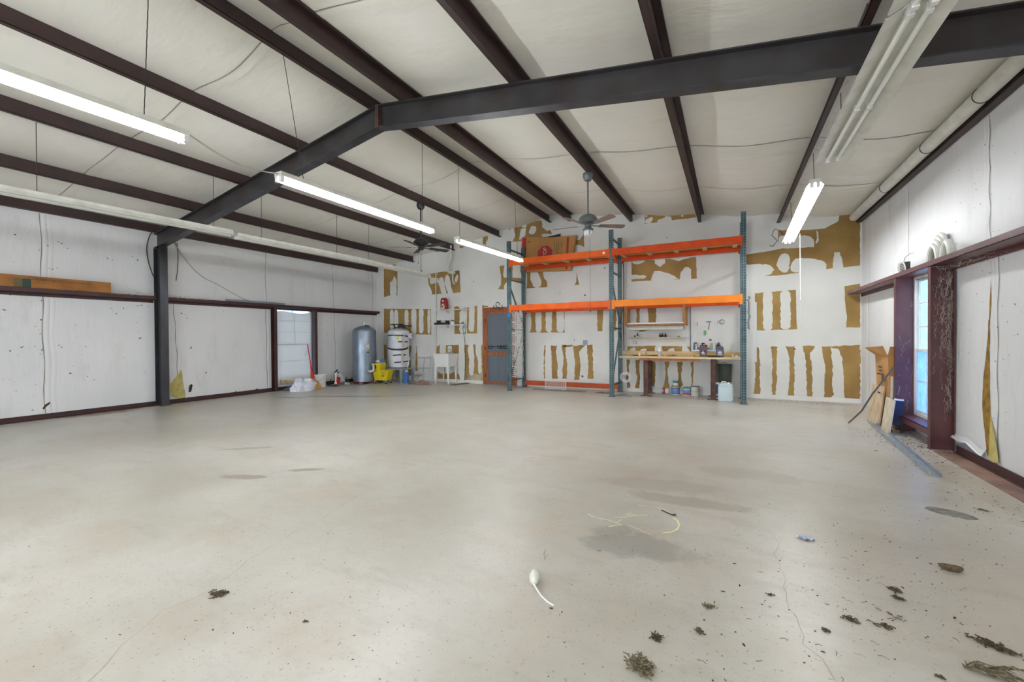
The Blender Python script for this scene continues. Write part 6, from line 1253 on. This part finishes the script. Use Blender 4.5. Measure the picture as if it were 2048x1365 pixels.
# ------------------------------------------------------------------ right wall ledge and corner
Zg = 2.0675
p = atx(1807, 530, 2.1); root = thing('desk_fan', 'small box fan with a round wire guard on the right girt ledge', 'fan', (2.1, 7.5, Zg))
mb = MB(); mb.bx(2.08, 2.13, 7.40, 7.62, Zg, Zg+.20); obj('case', mb, M_DARKM, root)
mb = MB(); mb.ring((2.068, 7.50, Zg+.12), .10, .007, (1, .1, .1), 28, 6)
for i in range(9): z = Zg+.04+.02*i; hw_ = math.sqrt(max(0, .10**2-(z-Zg-.12)**2)); mb.tube([(2.067, 7.50-hw_, z), (2.055, 7.50, z), (2.067, 7.50+hw_, z)], .003, 4)
obj('guard', mb, M_WHITEP, root)
obj('wire', MB().tube([(2.07, 7.44, Zg+.18), (2.07, 7.38, Zg+.25), (2.08, 7.25, Zg+.28), (2.08, 7.12, Zg+.265)], .005, 5), M_CABLE, root)
root = thing('duct_hose_coils', 'leaning white coiled duct hose and fitting on the right girt ledge', 'duct hose', (2.1, 6.45, Zg))  # white hose coils, not plates
c = Vector((2.10, 6.62, Zg))
for k in range(4):
    mb = MB(); R_ = .30-.035*k; pts = []
    for i in range(17):
        t = math.pi*i/16; pts.append((2.16-.03*k, 6.60-.03*k-.20*math.cos(t)*(1-.12*k), Zg+.02+.36*math.sin(t)*(1-.13*k)))
    mb.tube(pts, .026, 8); obj('coil', mb, M_PVC, root)
mb = MB(); mb.tube([(2.10, 6.24-.10*math.cos(math.pi*i/14), Zg+.03+.20*math.sin(math.pi*i/14)) for i in range(15)], .036, 12); obj('hose_end', mb, M_PVC, root)
mb = MB(); mb.tube([(2.03, 9.55, Zg+.015), (2.05, 9.3, Zg+.03), (2.10, 8.95, Zg+.05)], .02, 6); tag(obj('rag', mb, M_BAG), 'small white rag on the right ledge near the back corner', 'rag')
# cobwebs
rc = random.Random(31)
def webs(name, n, pick, label, r=(.0005, .0012), mx=.16):
    mb = MB()
    for _ in range(n):
        a = Vector(pick()); b = Vector(pick()); k = 6; d = (b-a); 
        if d.length > mx: b = a+d*mx/d.length*rc.uniform(.3, 1)
        mb.tube([a.lerp(b, i/k)+Vector((rc.uniform(-.012, .012), rc.uniform(-.012, .012), rc.uniform(-.014, .012)-.02*math.sin(math.pi*i/k))) for i in range(k+1)], rc.uniform(*r), 3)
    tag(obj(name, mb, M_WEB), label, 'cobweb', kind='stuff')
webs('cobwebs', 150, lambda: (rc.triangular(2.02, 2.2, 2.18), 6.40-rc.uniform(0, .04), rc.triangular(.3, 2.05, 1.95)), 'cobwebs in the near window jamb channel')
webs('cobwebs', 60, lambda: (rc.uniform(2.14, 2.2), 6.39, rc.uniform(.4, 2.05)), 'thick cobwebs along the wall edge of the near window jamb')
webs('cobwebs', 34, lambda: (rc.uniform(2.0, 2.2), rc.uniform(5.2, 6.35), 2.055-rc.uniform(0, .05)), 'cobwebs under the right girt ledge')
webs('cobwebs', 14, lambda: (rc.uniform(2.0, 2.19), 7.465, rc.uniform(.3, 1.9)), 'cobwebs on the far window jamb', (.0008, .0018))
webs('cobwebs', 40, lambda: (L+.16+rc.uniform(0, .02), rc.uniform(3.45, 4.15), 2.16+abs(rc.gauss(0, .05))), 'grey cobweb fuzz on the left girt before the column', (.0008, .0016))
webs('cobwebs', 40, lambda: (L+.15+rc.uniform(0, .02), rc.uniform(4.3, 5.1), 2.155+abs(rc.gauss(0, .02))), 'grey cobweb fuzz on the left girt behind the column', (.001, .002))
webs('cobwebs', 50, lambda: (.97+rc.uniform(-.06, .03), rc.uniform(4.3, 9.8), 3.56+rc.uniform(-.02, .02)), 'cobwebs clinging to the purlin nearest the right wall', (.0008, .0016))
# tall opened carton in the corner
root = thing('cardboard_box', 'tall opened carton leaning in the corner left of the right window', 'box', (2.0, 7.9, 0))
P = [atx(1757, 700, 1.93), atx(1795, 700, 1.93)]; yA, yB = 8.22, 7.60
obj('carton', MB().hexa([(2.0, yB, 0), (2.19, yB, 0), (2.19, yA, 0), (2.0, yA, 0)], [(1.95, yB, 1.0), (2.17, yB, 1.0), (2.17, yA-.05, 1.0), (1.95, yA-.05, 1.0)]), M_CARD, root)
obj('flap', MB().hexa([(1.948, yA-.05, .995), (1.952, yA-.05, .995), (1.952, yB, .995), (1.948, yB, .995)], [(1.84, yA+.02, 1.10), (1.844, yA+.02, 1.10), (1.90, yB, 1.14), (1.896, yB, 1.14)]), M_CARD, root)
obj('flap', MB().hexa([(1.95, yB, 1.0), (2.17, yB, 1.0), (2.17, yB+.004, 1.0), (1.95, yB+.004, 1.0)], [(1.97, yB-.02, 1.13), (2.17, yB-.02, 1.13), (2.17, yB-.016, 1.13), (1.97, yB-.016, 1.13)]), M_CARD, root)
mb = MB(); 
for z, w_ in ((.82, .16), (.77, .12), (.72, .2), (.45, .3)): mb.add([(1.946+.05*(z-1)-.0, 7.80, z), (1.946+.05*(z-1), 7.80+w_, z), (1.946+.05*(z-1), 7.80+w_, z+.02), (1.946+.05*(z-1), 7.80, z+.02)], [(0, 1, 2, 3)])
mb.add([(1.897+.05*.6, 7.70, .62), (1.897+.05*.6, 7.78, .62), (1.897+.05*.75, 7.78, .74), (1.897+.05*.75, 7.70, .74)], [(0, 1, 2, 3)])
obj('print', mb, M_TEXT, root)
# leaning boards
def slab(name, b0, b1, top_off, h_, th, m, label, cat='board'):
    b0, b1 = Vector(b0), Vector(b1); t = Vector((top_off[0], top_off[1], h_)); nrm = (b1-b0).cross(t).normalized()*th
    if nrm.x < 0: nrm = -nrm
    mb = MB(); mb.hexa([b0, b1, b1+nrm, b0+nrm], [b0+t, b1+t, b1+t+nrm, b0+t+nrm]); o = obj(name, mb, m); return tag(o, label, cat)
q0, q1 = atz(1733, 843), atz(1757, 852)
slab('leaning_board', (q0.x, q0.y, .0), (q1.x, q1.y, .0), (.08, .05, 0), .56, .018, M_OLDW, 'weathered wooden board leaning in the corner, furthest of the leaning boards')
slab('leaning_board', (q0.x+.04, q0.y-.02, .0), (q1.x+.04, q1.y, .0), (.08, .05, 0), .55, .014, M_PINE, 'thin yellow board leaning against the back of the weathered board')
slab('leaning_board', (q0.x+.075, q0.y-.02, .0), (q1.x+.072, q1.y-.01, .0), (.08, .05, 0), .54, .012, M_PINED, 'thin brown board, second behind the weathered board')
q2, q3 = atz(1760, 858), atz(1776, 870); tq = aty(1787, 802, q3.y+.03)
slab('leaning_board', (q2.x+.01, q2.y, .0), (q3.x, q3.y, .0), (tq.x-q3.x, .03, 0), tq.z, .022, mat('cream_panel', S(222, 212, 190), .6, 0, S(204, 190, 164), 8), 'cream panel leaning before the window beside a dark blue panel', 'panel')
bc = [aty(x_, y_, 7.30) for x_, y_ in ((1782, 850), (1804, 851), (1808, 803), (1788, 801))]
root = thing('blue_box', 'dark blue box with a white top standing behind the cream board', 'box', (bc[0].x+.08, 7.35, 0))
ex_ = Vector((.03, .11, 0)); obj('shell', MB().prism(bc, ex_), M_NAVY, root)
obj('lid', MB().hexa([bc[3], bc[2], bc[2]+ex_, bc[3]+ex_], [p_+Vector((0, 0, .012)) for p_ in (bc[3], bc[2], bc[2]+ex_, bc[3]+ex_)]), M_WHITEP, root)
for p_ in (bc[0], bc[1], bc[0]+ex_, bc[1]+ex_): obj('foot', MB().cyl((p_.x, p_.y+.005, 0), (p_.x, p_.y+.005, p_.z), .01, n=8), M_DARKM, root)
a = atz(1697, 848); b = Vector((1.985, 7.47, .86)); mb = MB(); m_ = a.lerp(b, .3)+Vector((0, .0, -.05)); mb.tube([Vector((a.x, a.y, .012)), a.lerp(b, .12)+Vector((0, 0, -.015)), m_, a.lerp(b, .55), b], .011, 8); tag(obj('bent_rod', mb, mat('dark_bent_rod', S(84, 78, 76), .5)), 'dark bent rod leaning on the far jamb of the right window', 'rod')
mb = MB(); mb.cyl((2.0, 7.62, 0), (1.99, 7.56, .72), .018, n=10); tag(obj('white_pole', mb, M_PVC), 'white pole standing behind the blue box at the window jamb', 'pole')
# galvanised channel on the floor
a0, a1 = atz(1735, 845), atz(1861, 954); b1 = atz(1880, 958)
mb = MB(); d = (a1-a0).normalized(); sd = Vector((d.y, -d.x, 0)); sd = -sd if sd.x < 0 else sd; w_ = .078; t = .003
def ch(p, u, v): return p+sd*u+Vector((0, 0, v))
e1 = a1+d*.0
for u0, u1, v0, v1 in ((0, w_, 0, t), (0, t, 0, .035), (w_-t, w_, 0, .035)):
    mb.hexa([ch(a0, u0, v0), ch(a1, u0, v0), ch(a1, u1, v0), ch(a0, u1, v0)], [ch(a0, u0, v1), ch(a1, u0, v1), ch(a1, u1, v1), ch(a0, u1, v1)])
root = thing('metal_channel', 'long galvanised steel channel lying on the floor towards the right window', 'channel', tuple(a0.lerp(a1, .5))); obj('profile', mb, M_ZINC, root)
mb = MB(); mb.hexa([ch(a1-d*.03, 0, .001), ch(a1-d*.01, 0, .001), ch(a1-d*.01, -.001, .001), ch(a1-d*.03, -.001, .001)], [ch(a1-d*.03, 0, .036), ch(a1-d*.01, 0, .036), ch(a1-d*.01, -.001, .036), ch(a1-d*.03, -.001, .036)]); obj('paint_mark', mb, mat('lime_mark', S(190, 220, 90), .6), root)

# ------------------------------------------------------------------ things and debris on the slab
p = atz(1068, 1168); q_ = atz(1108, 1215); root = thing('rubber_bulb', 'translucent white squeeze bulb with a tube on the floor in front', 'squeeze bulb', (p.x, p.y, 0))
bz = .03; ax = Vector((.03, -.12, 0)).normalized(); Mx = Vector((0, 0, 1)).rotation_difference(-ax+Vector((0, 0, .25))).to_matrix()
obj('bulb', MB().lathe([(.004, -.045), (.014, -.040), (.024, -.025), (.028, -.005), (.028, .012), (.024, .03), (.015, .042), (.010, .048), (.003, .05)], (p.x, p.y+.01, bz), 16, M=Mx), mat('cloudy_bulb', S(226, 226, 216), .3, 0, S(210, 210, 196), 30), root)
e = Vector((p.x, p.y+.01, bz))-(Mx@Vector((0, 0, .04))); 
obj('tube', MB().tube([e, e.lerp(q_, .25)+Vector((-.012, -.004, .004)), e.lerp(q_, .55)+Vector((-.014, -.008, -.0)), e.lerp(q_, .8)+Vector((-.008, -.004, 0)), Vector((q_.x, q_.y, .006))], [.0055, .005, .0045, .0045, .004], 8), M_WHITEP, root)
p = atz(1903, 1142); tag(obj('bark_piece', loft(MB(), [[Vector((p.x+r_*.045*math.cos(t)*(1+.2*math.sin(3*t)), p.y+r_*.028*math.sin(t)*(1+.2*math.cos(2*t)), z)) for t in [2*math.pi*i/12 for i in range(12)]] for z, r_ in ((.0, .8), (.012, 1.05), (.022, 1.1), (.026, .9), (.024, .5))]), mat('bark', S(110, 96, 66), .9, 0, S(64, 52, 38), 60)), 'brown piece of bark with a sharp shadow at the lower right', 'bark')
p = atz(1612, 1079); tag(obj('plastic_scrap', MB().grid(lambda u, v: (p.x+(u-.5)*.085+(v-.5)*.02, p.y-(u-.5)*.03+(v-.5)*.055*math.sin(math.pi*(.15+.8*u)), .002+.014*abs(math.sin(7*u+4*v))), 12, 8), mat('pale_blue_film', S(188, 198, 222), .3)), 'pale blue scrap of plastic film on the slab', 'plastic scrap')
p = atz(1335, 1026); q_ = atz(1352, 1030); mb = MB(); mb.tube([atz(1323, 1021, .004), atz(1343, 1030, .004)], .004, 5); mb.tube([atz(1343, 1030, .005), atz(1352, 1029, .006)], .003, 5); mb.tube([atz(1343, 1030, .005), atz(1353, 1033, .004)], .003, 5); tag(obj('forked_tie', mb, M_BLACK), 'small black forked piece lying over the yellow chalk line', 'cable tie')
p0, p1 = atz(1850, 1016), atz(1957, 1040); c = p0.lerp(p1, .5); rs = random.Random(6); d = (p1-p0); L_ = d.length/2; d.normalize(); sd = Vector((-d.y, d.x, 0))
tag(obj('dried_mud_patch', MB().prism([c+d*L_*math.cos(t)*(1+rs.uniform(-.06, .03))+sd*.075*math.sin(t)*(1+rs.uniform(-.15, .1)) for t in [2*math.pi*i/30 for i in range(30)]], (0, 0, .004)), mat('grey_dried_mud', S(150, 148, 142), .9, 0, S(104, 98, 88), 14, stretch=(1, 5, 1))), 'oval patch of grey dried mud near the right wall', 'dried mud')  # thin oval slab of grey dried mud, no bag
rd = random.Random(17)
def weed(px, py, size, n, label, elong=1.0, ang=0, m=M_WEED, flat=.35, thin=.0022, name='weed_clump'):
    c = atz(px, py); mb = MB(); ca, sa = math.cos(ang), math.sin(ang)
    for _ in range(n):
        u, v = rd.gauss(0, .33)*size*elong, rd.gauss(0, .33)*size; a = rd.uniform(0, 6.28); ln = size*rd.uniform(.25, .7); z = abs(rd.gauss(0, .35))*size*flat+.003
        pts = []; x_, y_ = u, v; 
        for k in range(4):
            pts.append(Vector((c.x+x_*ca-y_*sa, c.y+x_*sa+y_*ca, max(.002, z+rd.uniform(-.3, .3)*size*flat*.5)))); x_ += math.cos(a)*ln/3*(1.3 if elong > 1.3 else 1); y_ += math.sin(a)*ln/3/(elong if elong > 1.3 else 1); a += rd.uniform(-.7, .7)
        mb.tube(pts, rd.uniform(.5, 1.3)*thin, 4)
        if rd.random() < .6: mb.box(pts[2], (.007*rd.uniform(.6, 1.6), .004, .0015), Matrix.Rotation(rd.uniform(0, 6), 3, 'Z') @ Matrix.Rotation(rd.uniform(0, 1), 3, 'X'))
    return tag(obj(name, mb, m), label, 'dry weeds', 'dry weed clumps on the slab')
for a in ((1280, 1335, .085, 150, 'largest dry weed clump, at the bottom centre right of the slab', 1.3, -.9, M_WEEDL, .5), (1313, 1278, .045, 70, 'compact round weed clump just behind the largest clump', 1, 0, M_WEED, .6), (1399, 1265, .035, 40, 'small dark weed clump right of the compact round one', 1.2, -.8, M_WEED, .5),
          (438, 1190, .055, 80, 'dark weed clump lying on the long crack at the left', 1.7, .25, M_WEED, .4), (1418, 1215, .05, 30, 'loose curled stalks above the small dark clump', 1.2, .3, M_WEEDL, .3),
          (1992, 1297, .06, 150, 'dark elongated weed clump at the lower right', 2.2, -.45, M_WEED, .35), (1700, 1240, .045, 50, 'ragged weed clump in the middle of the right debris field', 1.3, -.3, M_WEED, .3), (1768, 1255, .045, 40, 'twiggy weed clump right of the ragged one', 1.8, -.2, M_WEED, .35),
          (1790, 1182, .05, 50, 'flat upper weed clump in the right debris field', 1.1, .5, M_WEED, .2), (1795, 1198, .04, 40, 'flat weed clump just below the flat upper one', 1, .2, M_WEED, .2), (1652, 1263, .03, 26, 'small weed tuft left of the ragged clump', 1.2, 0, M_WEED, .3),
          (1800, 1240, .055, 12, 'thin pale forked stalk beside the twiggy clump', 2.2, -.5, M_WEEDL, .2), (1968, 1022, .045, 26, 'pale grass wisp right of the dried mud patch', 2.0, -.3, M_WEEDL, .2), (1880, 1357, .02, 22, 'tiny brown weed tuft at the bottom right edge', 1.1, -.5, M_WEED, .5),
          (1541, 1192, .025, 12, 'small dark twig bundle on the bright patch', 2.2, .1, M_WEED, .3), (612, 1244, .02, 12, 'tiny dark tuft left of centre near the bottom', 1.4, -.6, M_WEED, .2), (1100, 1218, .014, 8, 'tiny twig by the end of the squeeze bulb tube', 1.6, .3, M_WEED, .3)):
    weed(*((a[0], a[1], a[2]*.62)+a[3:]))
c = atz(1985, 1345); mb = MB()
for i in range(46):
    t = rd.uniform(-.3, 1); s0 = atz(1933+rd.uniform(-4, 6), 1334+rd.uniform(-4, 4), .006); s1 = atz(2040+rd.uniform(-10, 30), 1362+rd.uniform(-22, 20), .01)
    a_, b_ = s0.lerp(s1, max(0, t-.3)), s0.lerp(s1, min(1.1, t+.25)); mb.tube([a_, a_.lerp(b_, .5)+Vector((rd.uniform(-.012, .012), rd.uniform(-.012, .012), rd.uniform(0, .02))), b_], rd.uniform(.001, .003), 4)
tag(obj('weed_clump', mb, M_WEEDL), 'long pale weed stalk bundle at the lower right corner', 'dry weeds', 'dry weed clumps on the slab')
# countless specks of dirt
mb = MB()
def speck(x, y, s):
    k = rd.randint(4, 6); a0 = rd.uniform(0, 6); ex = rd.choice((1, 1, 1, 2.6)); h_ = s*rd.uniform(.2, .6); an_ = rd.uniform(0, 3.1)
    P = [(s*ex*math.cos(a0+6.283*i/k)*rd.uniform(.6, 1.1), s*math.sin(a0+6.283*i/k)*rd.uniform(.6, 1.1)) for i in range(k)]
    P = [(x+u*math.cos(an_)-v*math.sin(an_), y+u*math.sin(an_)+v*math.cos(an_)) for u, v in P]
    mb.add([(u, v, .001) for u, v in P]+[(x, y, .001+h_)], [(i, (i+1) % k, k) for i in range(k)])
for _ in range(800):
    u = rd.random()
    if u < .55: px, py = rd.triangular(1380, 2048, 1850), rd.triangular(930, 1365, 1150)
    elif u < .75: px, py = rd.uniform(0, 800), rd.triangular(930, 1365, 1130)
    elif u < .92: px, py = rd.uniform(0, 2048), rd.uniform(850, 1365)
    else: px, py = rd.uniform(1000, 1500), rd.uniform(1050, 1365)
    q_ = atz(px, py)
    if q_.x > R-.05 or q_.y > 9.9: continue
    speck(q_.x, q_.y, rd.choice((.0014, .0020, .0022, .0032, .0055 if px > 1300 else .0035)))
for _ in range(420): speck(rd.triangular(1.35, 2.13, 2.1), rd.uniform(3.4, 7.4), rd.choice((.003, .004, .006)))
for _ in range(260): speck(min(2.12, rd.gauss(1.85, .16)), rd.gauss(6.6, .45), rd.choice((.004, .007, .010)))
for _ in range(200): speck(rd.uniform(.3, 2.1), rd.gauss(9.9, .08) if rd.random() < .5 else rd.uniform(9.0, 9.95), rd.choice((.005, .009)))
tag(obj('floor_debris', mb, M_DIRT), 'specks of dirt and leaf crumbs scattered over the slab', 'debris', kind='stuff')
mb = MB()
for _ in range(45):
    q_ = atz(rd.triangular(1100, 2048, 1750), rd.uniform(1000, 1365)); a_ = rd.uniform(0, 3.14); l_ = rd.uniform(.006, .035)
    if q_.x < R-.1: mb.tube([(q_.x, q_.y, .003), (q_.x+l_*.5*math.cos(a_), q_.y+l_*.5*math.sin(a_), .005), (q_.x+l_*math.cos(a_+.3), q_.y+l_*math.sin(a_+.3), .003)], rd.uniform(.0005, .0011), 4)
tag(obj('straw_bits', mb, M_WEED), 'bits of straw and stalk scattered over the slab', 'straw', kind='stuff')
